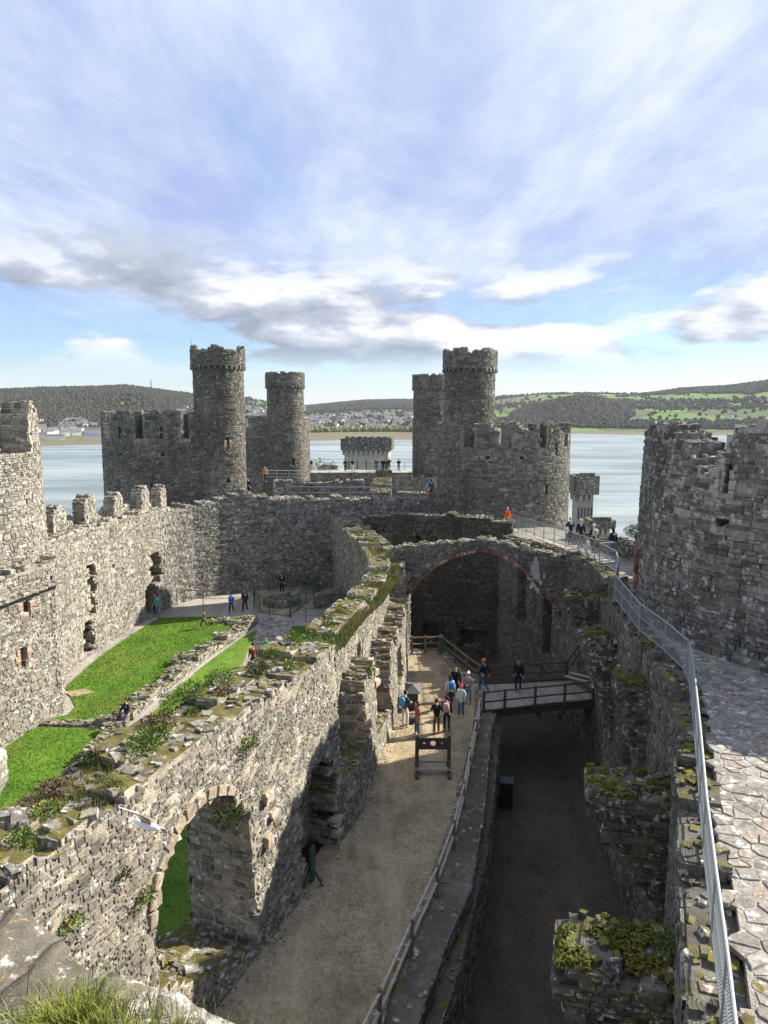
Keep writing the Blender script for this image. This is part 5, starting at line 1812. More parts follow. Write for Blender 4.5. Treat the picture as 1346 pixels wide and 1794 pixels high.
# ------------------------------------------------------------------ plants
def leaf_mesh(name, n, rx, rz, size, mat, up=0.3, stems=True, center_z=None):
    p = rng.normal(0, 1, (n, 3))
    p /= np.linalg.norm(p, axis=1)[:, None]
    p *= rng.uniform(0.25, 1.0, (n, 1)) ** 0.6
    c = p * [rx, rx, rz]
    c[:, 2] += rz if center_z is None else center_z
    d = p + rng.normal(0, 0.6, (n, 3)) + [0, 0, up]
    d /= np.linalg.norm(d, axis=1)[:, None]
    w = np.cross(d, rng.normal(0, 1, (n, 3)))
    w /= np.linalg.norm(w, axis=1)[:, None]
    L = size * rng.uniform(0.6, 1.4, (n, 1))
    V = np.stack([c, c + d * L * 0.5 + w * L * 0.28, c + d * L, c + d * L * 0.5 - w * L * 0.28], 1)
    return V


def plant(kind, loc, r, label, group, rng_scale=1.0):
    root = thing('wall_plant' if kind != 'grass' else 'grass_tuft', label, 'plant', loc, group)
    V = leaf_mesh('leaves', int(420 * max(0.5, r / 0.3) ** 2), r * 1.1, r * 0.55, 0.062 if kind != 'dry' else 0.07, None)
    n = len(V)
    W = V.reshape(-1, 3) + np.array(loc)
    mat = {'green': 'leaf', 'dark': 'leafdark', 'dry': 'dead', 'flower': 'leaf'}[kind]
    put('leaves', mesh_np('leaves', W, np.arange(n * 4).reshape(n, 4), None, [M[mat]]), root)['kind'] = 'stuff'
    mb = MB()
    for _ in range(7):
        a = random.uniform(0, 6.28)
        mb.tube([loc, (loc[0] + math.cos(a) * r * 0.4, loc[1] + math.sin(a) * r * 0.4, loc[2] + r * 0.7), (loc[0] + math.cos(a) * r * 0.7, loc[1] + math.sin(a) * r * 0.7, loc[2] + r * 1.3)], [0.012, 0.008, 0.003], 4)
    mb.build('stems', M['dead'], root)['kind'] = 'stuff'
    if kind == 'flower':
        V = leaf_mesh('flowers', 26, r * 0.9, r * 0.45, 0.045, None, center_z=r * 0.9)
        n = len(V)
        put('flowers', mesh_np('flowers', V.reshape(-1, 3) + np.array(loc), np.arange(n * 4).reshape(n, 4), None, [M['yellow']]), root)['kind'] = 'stuff'


def top_pt(y, off):
    return (pt_on(HALL, y) - off * 0.96, y + off * 0.3, float(hall_top(0, 0, np.array(y))) + 0.0)


ORD = ['first', 'second', 'third', 'fourth', 'fifth', 'sixth', 'seventh', 'eighth', 'ninth', 'tenth', 'eleventh', 'twelfth', 'thirteenth', 'fourteenth', 'fifteenth', 'sixteenth']
COUNT = {}
LAB = {'green': 'leafy green plant on the hall wall top', 'dark': 'dark bushy shrub on the hall wall top',
       'dry': 'withered brown plant on the hall wall top', 'flower': 'yellow flowered plant on the hall wall top'}
for y, off, kind, r in ((11.3, 1.6, 'green', 0.30), (11.9, 0.9, 'green', 0.22), (12.7, 1.2, 'flower', 0.26), (13.4, 1.8, 'dry', 0.28), (13.9, 0.7, 'green', 0.2), (14.6, 2.0, 'dark', 0.26),
                        (15.4, 1.2, 'green', 0.38), (15.9, 1.3, 'green', 0.34), (16.4, 1.6, 'dry', 0.36), (17.0, 1.9, 'green', 0.22), (17.6, 2.2, 'green', 0.34), (18.2, 2.1, 'green', 0.42), (18.6, 1.4, 'dry', 0.26),
                        (19.3, 2.0, 'green', 0.40), (20.4, 1.5, 'dark', 0.32), (21.1, 0.8, 'flower', 0.22), (21.8, 1.8, 'green', 0.25), (23.0, 1.6, 'flower', 0.3), (24.2, 1.7, 'green', 0.3), (25.0, 2.0, 'dark', 0.25),
                        (26.3, 1.6, 'green', 0.26), (27.2, 1.9, 'dry', 0.24), (29.0, 1.7, 'flower', 0.26), (31.2, 1.6, 'green', 0.26), (34.0, 1.8, 'flower', 0.24), (38.0, 1.7, 'green', 0.3), (44.0, 1.0, 'green', 0.3), (48.0, 1.4, 'flower', 0.3)):
    COUNT[kind] = COUNT.get(kind, 0) + 1
    plant(kind, top_pt(y, off), r, LAB[kind] + ', ' + ORD[COUNT[kind] - 1] + ' of its kind from the lower left', 'plants on the hall wall top')
# plants rooted in the face of the hall wall
for y, z, kind, r, lb in ((12.2, 5.3, 'flower', 0.24, 'yellow flowered plant hanging on the hall wall face, left of the arch'), (14.0, 4.5, 'flower', 0.24, 'yellow flowered plant at the left shoulder of the wall arch'), (13.5, 5.4, 'dark', 0.18, 'small dark tuft in the hall wall face above the arch'),
                          (17.0, 4.4, 'dark', 0.42, 'dark ivy hanging in the right jamb of the wall arch'), (18.0, 6.0, 'green', 0.30, 'leafy plant on the sunlit wall face right of the arch crown'), (27.6, 4.5, 'flower', 0.24, 'bright yellow plant on top of the low pier')):
    plant(kind, (pt_on(HALL, y) + 0.05 - 0.045 * z, y, z), r, lb, None)
for loc, r, lb in (((10.7, 33.2, 6.2), 0.5, 'dark ivy clump on the curtain below the railing corner'), ((4.9, 11.2, 5.7), 0.24, 'bright green herb growing on the nearest mossy stub'), ((5.1, 10.4, 3.5), 0.28, 'green fern on the curtain face below the nearest stub'),
                   ((13.6, 37.4, 8.2), 0.7, 'dark ivy heap on the outer parapet against the shattered tower'), ((5.2, 53.0, 2.6), 0.5, 'green bush on the ledge behind the great arch')):
    plant('dark' if 'dark' in lb else 'green', loc, r, lb, None)
# bare pale shrub beside the bridge tower
root = thing('shrub', 'bare pale shrub in front of the square bridge tower', 'shrub', (-10.5, 118, 1))
mb = MB()
for _ in range(70):
    a, e = random.uniform(0, 6.28), random.uniform(0.5, 1.4)
    l = random.uniform(2.5, 4.6)
    mb.tube([(-10.5, 118, 2.0), (-10.5 + math.cos(a) * math.cos(e) * l * 0.6, 118 + math.sin(a) * math.cos(e) * l * 0.5, 2 + math.sin(e) * l * 0.6), (-10.5 + math.cos(a) * math.cos(e) * l * 1.1, 118 + math.sin(a) * math.cos(e) * l, 2 + math.sin(e) * l)], [0.07, 0.05, 0.02], 4)
mb.build('branches', M['wood_pale'], root)['kind'] = 'stuff'
V = leaf_mesh('leaves', 700, 2.8, 2.2, 0.3, None)
put('leaves', mesh_np('leaves', V.reshape(-1, 3) + np.array((-10.5, 118, 2.6)), np.arange(2800).reshape(-1, 4), None, [M['drygrass']]), root)['kind'] = 'stuff'

# grass and moss carpet on the hall wall top
strip = [(p[0] - d[1] * 0.55, p[1] + d[0] * 0.55) for p, d in zip(np.array(HALL), np.gradient(np.array(HALL), axis=0) / np.hypot(*np.gradient(np.array(HALL), axis=0).T)[:, None]) if p[1] > 4]
strip += [(p[0] - d[1] * 2.0, p[1] + d[0] * 2.0) for p, d in list(zip(np.array(HALL), np.gradient(np.array(HALL), axis=0) / np.hypot(*np.gradient(np.array(HALL), axis=0).T)[:, None]))[::-1] if p[1] > 4]


def strip_grass(name, count, h, w, mat, thr, seed):
    P = np.array(strip)
    lo, hi = P.min(0), P.max(0)
    x = rng.uniform(lo[0], hi[0], count * 8); y = rng.uniform(lo[1], hi[1], count * 8)
    k = inside(strip, x, y) & (fbm(x * 1.3, y * 0.9, seed, 4) > thr)
    x, y = x[k][:count], y[k][:count]
    n = len(x)
    z = hall_top(0, x, y) - 0.2
    a = rng.uniform(0, 6.28, n)
    hh = h * rng.uniform(0.5, 1.4, n)
    dx, dy = np.cos(a) * w / 2, np.sin(a) * w / 2
    V = np.stack([np.stack([x - dx, y - dy, z], -1), np.stack([x + dx, y + dy, z], -1), np.stack([x + rng.normal(0, 0.45, n) * hh, y + rng.normal(0, 0.45, n) * hh, z + 0.12 + hh], -1)], 1)
    tag(put(name, mesh_np(name, V.reshape(-1, 3), None, np.arange(n * 3).reshape(n, 3), [M[mat]])), 'dry grass and moss carpeting the top of the hall wall', 'grass', kind='stuff')


strip_grass('wall_top_grass', 40000, 0.15, 0.02, 'drygrass', -0.3, 21)
strip_grass('wall_top_moss', 14000, 0.08, 0.045, 'leaf', 0.12, 22)

# ------------------------------------------------------------------ people
CLOTH = {}


def cloth(col, rough=0.85):
    key = tuple(round(c, 3) for c in col)
    if key not in CLOTH:
        CLOTH[key] = plain_mat('cloth %d' % len(CLOTH), col, rough, 0.22, 14, 0.2)
    return CLOTH[key]


SKIN = plain_mat('skin', (0.52, 0.33, 0.24), 0.6, 0.08, 10, 0.3)
SKIN_D = plain_mat('skin tan', (0.36, 0.22, 0.15), 0.6, 0.08, 10, 0.3)
EYE = plain_mat('eye', (0.03, 0.025, 0.02), 0.3, 0.1, 10, 0.5)
PENDING = []


def skinned(name, verts, edges, radii, mat, parent, place, sub=1, after=None):
    me = bpy.data.meshes.new(name)
    me.from_pydata([tuple(v) for v in verts], edges, [])
    ob = bpy.data.objects.new(name + '_source', me)
    COL.objects.link(ob)
    md = ob.modifiers.new('skin', 'SKIN')
    md.use_smooth_shade = True
    if sub:
        s2 = ob.modifiers.new('sub', 'SUBSURF')
        s2.levels = s2.render_levels = sub
    lay = me.skin_vertices[0].data
    for i, r in enumerate(radii):
        lay[i].radius = r if isinstance(r, tuple) else (r, r)
    lay[0].use_root = True
    PENDING.append((ob, name, mat, parent, place, after))


def ellipsoid(c, r, nu=14, nv=9, deform=None):
    V, F = [], []
    for j in range(nv + 1):
        t = math.pi * j / nv
        for i in range(nu):
            a = 2 * math.pi * i / nu
            p = Vector((math.sin(t) * math.cos(a), math.sin(t) * math.sin(a), math.cos(t)))
            if deform:
                p = deform(p)
            V.append((c[0] + p.x * r[0], c[1] + p.y * r[1], c[2] + p.z * r[2]))
    for j in range(nv):
        for i in range(nu):
            F.append((j * nu + i, (j + 1) * nu + i, (j + 1) * nu + (i + 1) % nu, j * nu + (i + 1) % nu))
    return V, F


def head_parts(hc):
    mb = MB()

    def shape(p):
        w = 1.0 - 0.22 * max(0, -p.z) * (1 if p.y > -0.2 else 0.5)     # narrower jaw
        return Vector((p.x * w, p.y * (1.0 - 0.08 * max(0, -p.z)) + (0.06 * max(0, -p.z) if p.y > 0 else 0), p.z))
    V, F = ellipsoid(hc, (0.075, 0.096, 0.118), deform=shape)
    mb.add(V, F)
    mb.add([(hc[0] - 0.012, hc[1] + 0.088, hc[2] + 0.012), (hc[0] + 0.012, hc[1] + 0.088, hc[2] + 0.012), (hc[0] + 0.018, hc[1] + 0.088, hc[2] - 0.03), (hc[0] - 0.018, hc[1] + 0.088, hc[2] - 0.03), (hc[0], hc[1] + 0.118, hc[2] - 0.026)], [(0, 1, 4), (1, 2, 4), (2, 3, 4), (3, 0, 4)])
    for sx in (-1, 1):
        V, F = ellipsoid((hc[0] + sx * 0.076, hc[1] - 0.005, hc[2] - 0.005), (0.012, 0.02, 0.03), 6, 4)
        mb.add(V, F)
        V, F = ellipsoid((hc[0] + sx * 0.03, hc[1] + 0.083, hc[2] + 0.012), (0.012, 0.008, 0.008), 6, 4)
        mb.add(V, F, 1)
    mb.box((hc[0], hc[1] + 0.086, hc[2] - 0.058), (0.045, 0.012, 0.008), mi=2)
    return mb


def person(label, loc, yaw, pose='stand', h=1.72, top=(0.05, 0.05, 0.06), legs=(0.04, 0.04, 0.05), hair=(0.03, 0.022, 0.016), shoes=(0.03, 0.03, 0.03),
           hat=None, pack=None, long_hair=False, coat=False, detail=True, skin=None, bare_legs=False, group=None, bag=None):
    root = thing('person', label, 'person', loc, group)
    k = h / 1.72
    place = Matrix.Translation(loc) @ Matrix.Rotation(yaw, 4, 'Z') @ Matrix.Scale(k, 4)
    dz, lean = 0.0, 0.0
    if pose == 'sit':
        dz = -0.45
    elif pose == 'crouch':
        dz, lean = -0.42, 0.25
    elif pose in ('lean', 'bend'):
        lean = 0.12 if pose == 'lean' else 0.35
    U = lambda x, y, z: Vector((x, y + lean * max(0, z - 0.95), z + dz - 0.12 * lean * max(0, z - 0.95)))
    pel, spi, che, nek, hdb = U(0, 0, 0.95), U(0, 0, 1.13), U(0, 0.005, 1.32), U(0, 0, 1.47), U(0, 0.015, 1.55)
    hc = hdb + Vector((0, 0.03 + lean * 0.1, 0.085))
    st = {'walk': 0.24, 'stride': 0.32}.get(pose, 0.03)
    A = {}
    for sx in (-1, 1):
        sw = sx * st
        hip = U(sx * 0.09, 0, 0.9)
        if pose == 'sit':
            kn, an = Vector((sx * 0.11, 0.42, 0.47)), Vector((sx * 0.12, 0.44, 0.09))
        elif pose == 'crouch':
            kn, an = Vector((sx * 0.14, 0.34, 0.50)), Vector((sx * 0.12, 0.02, 0.09))
        else:
            kn = Vector((sx * 0.1, sw * 0.55 + 0.03 + (0.05 if st > 0.1 else 0), 0.5))
            an = Vector((sx * 0.11, sw - (0.06 if sw < 0 and st > 0.1 else 0), 0.09 + (0.05 if sw < 0 and st > 0.1 else 0)))
        toe = an + Vector((sx * 0.02, 0.16, -0.055))
        sh = U(sx * 0.175, -0.005, 1.405)
        if pose == 'photo' or (pose == 'point' and sx > 0):
            el, wr = sh + Vector((sx * 0.06, 0.12, -0.24)), sh + Vector((-sx * 0.09, 0.26, 0.02))
        elif pose in ('lean', 'bend', 'hold'):
            el, wr = sh + Vector((sx * 0.07, 0.06, -0.26)), sh + Vector((-sx * 0.04, 0.27, -0.28))
        elif pose in ('sit', 'crouch'):
            el, wr = sh + Vector((sx * 0.07, 0.1, -0.25)), sh + Vector((0, 0.32, -0.35))
        else:
            el = sh + Vector((sx * 0.055, -0.02 - sw * 0.35, -0.27))
            wr = el + Vector((sx * 0.01, 0.07 - sw * 0.3, -0.24))
        A[sx] = (hip, kn, an, toe, sh, el, wr)
    sk = skin or SKIN
    # body: one continuous surface
    V = [pel, spi, che, nek, hdb]
    E = [(0, 1), (1, 2), (2, 3), (3, 4)]
    R = [(0.13, 0.095), (0.12, 0.09), (0.135, 0.1), (0.05, 0.05), (0.055, 0.06)]
    for sx in (-1, 1):
        hip, kn, an, toe, sh, el, wr = A[sx]
        b = len(V)
        V += [hip, kn, an, toe]; R += [0.085, 0.055, 0.038, 0.03]
        E += [(0, b), (b, b + 1), (b + 1, b + 2), (b + 2, b + 3)]
        b = len(V)
        V += [sh, el, wr]; R += [0.055, 0.042, 0.027]
        E += [(2, b), (b, b + 1), (b + 1, b + 2)]
        d = (wr - el).normalized()
        palm = wr + d * 0.07
        V.append(palm); R.append((0.034, 0.018)); E.append((b + 2, b + 3))
        if detail:
            side = Vector((0, 1, 0)) if abs(d.y) < 0.8 else Vector((0, 0, 1))
            side = (side - d * side.dot(d)).normalized()
            inw = Vector((-sx, 0, 0))
            for q, (o, ln) in enumerate(((0.030, 0.066), (0.010, 0.076), (-0.010, 0.07), (-0.030, 0.055))):
                c = len(V)
                p1 = palm + d * (ln * 0.62) + side * o
                V += [p1, p1 + d * (ln * 0.4) + inw * 0.02]; R += [0.009, 0.008]
                E += [(b + 3, c), (c, c + 1)]
            c = len(V)
            p1 = wr + d * 0.035 + side * 0.045 + inw * 0.01
            V += [p1, p1 + d * 0.035 + inw * 0.012]; R += [0.011, 0.009]
            E += [(b + 2, c), (c, c + 1)]
    hm = head_parts(hc)

    def add_head(me, mb=hm, m=sk):
        bm = bmesh.new()
        bm.from_mesh(me)
        tmp = mb.mesh('head', [m, EYE, SKIN_D])
        bm.from_mesh(tmp)
        bm.to_mesh(me)
        bm.free()
        me.materials.append(EYE)
        me.materials.append(SKIN_D)
    skinned('body', V, E, R, sk, root, place, 1, add_head)
    # upper garment
    hem = 0.72 if coat else 0.86
    if pose in ('sit', 'crouch'):
        hem = 0.88
    V = [U(0, 0, 1.13), U(0, 0, hem), U(0, 0.005, 1.33), U(0, 0, 1.455)]
    E = [(0, 1), (0, 2), (2, 3)]
    R = [(0.155, 0.12), (0.165, 0.13), (0.17, 0.125), (0.075, 0.072)]
    for sx in (-1, 1):
        _, _, _, _, sh, el, wr = A[sx]
        b = len(V)
        V += [sh, el, wr - (wr - el) * 0.08]; R += [0.075, 0.062, 0.047]
        E += [(2, b), (b, b + 1), (b + 1, b + 2)]
    skinned('jacket', V, E, R, cloth(top), root, place)
    V, E, R = [pel, pel + Vector((0, 0, 0.07))], [(0, 1)], [(0.145, 0.115), (0.135, 0.105)]
    for sx in (-1, 1):
        hip, kn, an, toe, *_ = A[sx]
        b = len(V)
        end = an if not bare_legs else kn
        V += [hip, kn, an + Vector((0, 0, 0.02))] if not bare_legs else [hip, kn + (hip - kn) * 0.25, kn + (hip - kn) * 0.1]
        R += [0.1, 0.072, 0.062] if not bare_legs else [0.1, 0.085, 0.08]
        E += [(0, b), (b, b + 1), (b + 1, b + 2)]
    skinned('trousers', V, E, R, cloth(legs), root, place)
    for sx in (-1, 1):
        an, toe = A[sx][2], A[sx][3]
        skinned('shoe', [an + Vector((0, -0.02, -0.04)), an + Vector((0, 0.07, -0.05)), toe + Vector((0, 0.01, 0.005))], [(0, 1), (1, 2)], [(0.048, 0.048), (0.045, 0.038), (0.042, 0.03)], cloth(shoes, 0.6), root, place)

    def local(mb, name, mat, under=None):
        o = bpy.data.objects.new(name, mb.mesh(name, mat, True))
        o.data.transform(place)
        return link(o, root if under is None else under)
    if hat:
        V, F = ellipsoid(hc + Vector((0, -0.012, 0.045)), (0.092, 0.108, 0.105))
        mb = MB().add(V, F)
        hb = local(mb, 'beanie', cloth(hat))
        V, F = ellipsoid(hc + Vector((0, -0.02, 0.165)), (0.03, 0.03, 0.03), 8, 5)
        local(MB().add(V, F), 'pompom', cloth(hat), hb)
    if hair and not (hat and not long_hair):
        V, F = ellipsoid(hc + Vector((0, -0.018, 0.028)), (0.086, 0.1, 0.108), deform=lambda p: Vector((p.x, p.y * (0.78 if p.y > 0 and p.z < 0.35 else 1), p.z)))
        mb = MB().add(V, F)
        if long_hair:
            V, F = ellipsoid(hc + Vector((0, -0.065, -0.10)), (0.085, 0.055, 0.19))
            mb.add(V, F)
        local(mb, 'hair', cloth(hair))
    if pack:
        c = che + Vector((0, -0.19, -0.06))
        V, F = ellipsoid(c, (0.165, 0.1, 0.24), deform=lambda p: Vector((max(-0.82, min(0.82, p.x)) * 1.15, max(-0.8, min(0.8, p.y)) * 1.15, max(-0.85, min(0.85, p.z)) * 1.1)))
        bp = local(MB().add(V, F), 'backpack', cloth(pack))
        for sx in (-1, 1):
            mb = MB().tube([c + Vector((sx * 0.1, 0.03, 0.2)), che + Vector((sx * 0.11, 0.0, 0.15)), che + Vector((sx * 0.12, 0.135, 0.02)), c + Vector((sx * 0.13, 0.12, -0.18))], 0.016, 5)
            local(mb, 'strap', cloth(pack), bp)
    if bag:
        V, F = ellipsoid(pel + Vector((0.17, 0.1, 0.0)), (0.06, 0.13, 0.12))
        local(MB().add(V, F), 'shoulder_bag', cloth(bag))
    return root


def finish_people():
    bpy.context.view_layer.update()
    dg = bpy.context.evaluated_depsgraph_get()
    for ob, name, mat, parent, place, after in PENDING:
        me = bpy.data.meshes.new_from_object(ob.evaluated_get(dg))
        me.materials.clear()
        me.materials.append(mat)
        me.polygons.foreach_set('use_smooth', [True] * len(me.polygons))
        if after:
            after(me)
        me.transform(place)
        me.name = name
        o = bpy.data.objects.new(name, me)
        link(o, parent)
    for ob, *_ in PENDING:
        me = ob.data
        bpy.data.objects.remove(ob)
        bpy.data.meshes.remove(me)
    PENDING.clear()
    for o in list(COL.objects):
        if o.type == 'MESH' and '_source' in o.name:
            bpy.data.objects.remove(o)


JEANS, BLK, NAVY = (0.07, 0.12, 0.22), (0.014, 0.014, 0.016), (0.015, 0.02, 0.045)
W_ = (0.62, 0.61, 0.58)
D90 = math.pi / 2
# great hall group
person('man in dark green jacket and white trousers reading the black panel', (1.0, 32.2, 0), -0.8, 'hold', 1.8, (0.02, 0.07, 0.06), W_, shoes=W_, pack=(0.10, 0.30, 0.55))
person('woman in dusty red jumper and jeans with long dark hair', (1.55, 31.3, 0), 1.9, 'stand', 1.66, (0.36, 0.10, 0.10), JEANS, long_hair=True, shoes=(0.5, 0.4, 0.4))
person('person in black jacket and olive trousers raising both hands to take a picture', (2.45, 31.4, 0), 0.1, 'photo', 1.72, BLK, (0.12, 0.10, 0.06))
person('person in black carrying a pale pink backpack', (2.95, 31.7, 0), -0.3, 'stand', 1.72, BLK, (0.03, 0.025, 0.03), pack=(0.52, 0.33, 0.33))
person('person in pale blue coat and bright pink beanie', (3.8, 33.3, 0), 2.6, 'stand', 1.66, (0.42, 0.60, 0.62), JEANS, hat=(0.75, 0.06, 0.22), coat=True, shoes=W_)
person('person with a blue backpack and white top in the hall group', (3.35, 34.4, 0), 0.4, 'stand', 1.7, (0.55, 0.54, 0.55), (0.03, 0.05, 0.06), pack=(0.05, 0.22, 0.6), long_hair=True)
person('person all in black at the back of the hall group', (3.75, 35.5, 0), 2.9, 'stand', 1.78, BLK, BLK)
person('person in white beanie and grey maroon coat by the end of the bridge', (4.35, 34.9, 0), 2.4, 'hold', 1.7, (0.22, 0.20, 0.22), (0.16, 0.24, 0.32), hat=(0.8, 0.8, 0.78), bag=(0.10, 0.03, 0.05))
person('man in navy waistcoat striding onto the footbridge, ginger hair', (5.35, 36.4, 0.05), 0.9, 'stride', 1.8, NAVY, (0.05, 0.09, 0.22), hair=(0.30, 0.12, 0.05), bag=(0.55, 0.12, 0.03))
person('man in black standing halfway along the footbridge', (7.2, 36.4, 0.05), 2.8, 'stand', 1.78, BLK, NAVY)
# yard
person('visitor in teal and tan jacket going into the arched doorway', (-16.55, 50.3, 0), 1.2, 'walk', 1.74, (0.10, 0.32, 0.36), JEANS, bag=(0.45, 0.30, 0.14))
person('second visitor in dark clothes inside the arched doorway', (-17.0, 51.2, 0), 1.2, 'stand', 1.68, (0.10, 0.10, 0.10), NAVY)
person('walker in bright blue anorak and black leggings', (-11.4, 51.5, 0), 3.0, 'walk', 1.5, (0.05, 0.12, 0.62), BLK, hat=(0.05, 0.12, 0.6))
person('walker in open dark maroon coat beside the blue anorak', (-10.4, 51.6, 0), 3.1, 'walk', 1.78, (0.05, 0.015, 0.02), BLK, coat=True, shoes=W_)
person('boy in camouflage running across the lawn', (-12.45, 47.6, 0.02), 1.9, 'stride', 1.35, (0.12, 0.12, 0.07), (0.05, 0.06, 0.05), shoes=W_)
person('visitor in bright green top beyond the overgrown wall', (-7.0, 40.6, 0), 3.0, 'stand', 1.7, (0.03, 0.40, 0.12), NAVY)
person('visitor in dark red jacket beside the one in green', (-7.6, 39.6, 0), 0.5, 'stand', 1.66, (0.16, 0.05, 0.03), BLK)
person('person in dark blue sitting on the low kerb wall between the lawns', (-12.4, 32.5, 0.02), 2.6, 'sit', 1.72, NAVY, (0.03, 0.04, 0.08))
person('person in black looking into the well enclosure', (-8.4, 57.0, 0), 2.9, 'hold', 1.72, BLK, BLK)
# wall walks
person('man in bright orange jacket on the far wall walk', (9.75, 55.4, float(WALK(55.4)) + 0.02), 2.5, 'stand', 1.66, (0.85, 0.13, 0.02), (0.35, 0.45, 0.5), hair=(0.4, 0.38, 0.36))
person('older man in navy jacket and dark trousers on the wall walk', (11.9, 44.6, float(WALK(44.6)) + 0.02), 0.2, 'lean', 1.8, NAVY, NAVY, hair=(0.5, 0.48, 0.45))
person('older man in navy jacket and shorts with bare legs on the wall walk', (12.05, 42.9, float(WALK(42.9)) + 0.02), 0.0, 'stand', 1.82, NAVY, BLK, hair=(0.5, 0.48, 0.45), bare_legs=True)
person('woman with pale backpack and white hat on the wall walk', (12.3, 41.0, float(WALK(41)) + 0.02), 0.1, 'walk', 1.68, (0.03, 0.035, 0.05), BLK, hat=(0.6, 0.58, 0.54), pack=(0.45, 0.42, 0.36))
person('dark haired visitor with red bag at the corner of the wall walk', (12.75, 38.9, float(WALK(38.9)) + 0.02), 0.3, 'stand', 1.68, (0.02, 0.022, 0.035), (0.05, 0.07, 0.15), long_hair=True, bag=(0.45, 0.03, 0.04), shoes=W_)
person('child in a white coat crouching behind the mesh railing', (11.75, 40.0, float(WALK(40)) + 0.02), 1.6, 'crouch', 1.4, (0.75, 0.73, 0.71), (0.6, 0.58, 0.57), hair=(0.3, 0.2, 0.12))
person('visitor in blue top and red trousers at the corner of the right drum tower', (4.2, 63.0, 7.2), 0.4, 'stand', 1.7, (0.04, 0.16, 0.5), (0.4, 0.03, 0.04), detail=False)
person('dark figure leaning on the cross wall top below the left turret', (-11.9, 62.2, 7.4), 2.8, 'lean', 1.72, NAVY, BLK, detail=False)
person('visitor in tan jacket on the wall walk between the left turrets', (-13.2, 78.8, 7.1), 2.9, 'stand', 1.76, (0.50, 0.28, 0.10), (0.05, 0.05, 0.06), detail=False)
for x, lb, tp, lg, ps in ((-10.4, 'leftmost figure on the far terrace, black above a pale rail', BLK, (0.3, 0.3, 0.3), 'stand'), (-5.5, 'figure in black on the far terrace, second from the left', BLK, BLK, 'stand'),
                          (-4.45, 'figure in black with white trousers on the far terrace', BLK, W_, 'photo'), (-0.95, 'figure with arms akimbo, first of the terrace foursome', (0.03, 0.04, 0.07), JEANS, 'hold'),
                          (-0.2, 'figure all in black, second of the terrace foursome', BLK, BLK, 'stand'), (0.3, 'figure in dark grey, third of the terrace foursome', (0.03, 0.03, 0.035), NAVY, 'stand'),
                          (0.75, 'tallest figure, last of the terrace foursome', (0.035, 0.02, 0.02), BLK, 'photo'), (2.1, 'lone figure with a bag at the right end of the far terrace', BLK, (0.06, 0.07, 0.09), 'hold')):
    person(lb, (x, 100.8 + random.uniform(-0.3, 0.3), 6.42), random.choice((0, 3.1)) + random.uniform(-0.4, 0.4), ps, 1.78 if 'tallest' not in lb else 1.95, tp, lg, detail=False, group='visitors on the far terrace')
finish_people()


# ------------------------------------------------------------------ gull in flight
def gull():
    root = thing('gull', 'white gull with brown-grey wings gliding past the overgrown wall', 'bird', (-3.35, 9.3, 9.2))
    Mx = Matrix.Translation((-3.35, 9.3, 9.2)) @ Matrix.Rotation(math.radians(-118), 4, 'Z') @ Matrix.Rotation(math.radians(-48), 4, 'Y')
    white, grey = plain_mat('gull white', (0.78, 0.78, 0.77), 0.7, 0.06, 8), plain_mat('gull mantle', (0.36, 0.24, 0.20), 0.7, 0.25, 20)
    mb = MB()
    mb.tube([(0, -0.24, 0.0), (0, -0.12, 0.0), (0, 0.0, -0.005), (0, 0.12, 0.0), (0, 0.18, 0.01), (0, 0.23, 0.005)], [0.02, 0.05, 0.062, 0.05, 0.038, 0.02], 10)
    mb.tube([(0, 0.235, 0.0), (0, 0.285, -0.012)], [0.012, 0.004], 6)
    o = mb.build('body', white, root, True)
    o.data.transform(Mx)
    mb = MB().add([(-0.02, -0.2, 0), (0.02, -0.2, 0), (0.075, -0.36, 0), (0, -0.38, 0.003), (-0.075, -0.36, 0), (0, -0.2, 0.01)], [(0, 1, 2, 3, 4), (5, 2, 1), (5, 3, 2), (5, 4, 3), (5, 0, 4)])
    o = mb.build('tail', white, root); o.data.transform(Mx)
    for sx in (-1, 1):
        P = [(0.03, 0.10, 0.03), (0.2, 0.16, 0.07), (0.38, 0.10, 0.06), (0.62, -0.07, 0.02), (0.4, -0.03, 0.05), (0.2, -0.03, 0.06), (0.03, -0.09, 0.02)]
        P = [(sx * a, b, c) for a, b, c in P]
        n = len(P)
        mb = MB().add(P + [(a, b, c - 0.012) for a, b, c in P], [tuple(range(n)), tuple(range(2 * n - 1, n - 1, -1))] + [(i, (i + 1) % n, n + (i + 1) % n, n + i) for i in range(n)])
        o = mb.build('wing', white, root); o.data.transform(Mx)
        Q = [P[0], P[1], P[2], P[4], P[5], P[6]]
        mb = MB().add([(a, b, c + 0.004) for a, b, c in Q] + [(a, b, c - 0.016) for a, b, c in Q], [tuple(range(6)), tuple(range(11, 5, -1))] + [(i, (i + 1) % 6, 6 + (i + 1) % 6, 6 + i) for i in range(6)])
        o2 = mb.build('wing_coverts', grey, o); o2.data.transform(Mx)


gull()


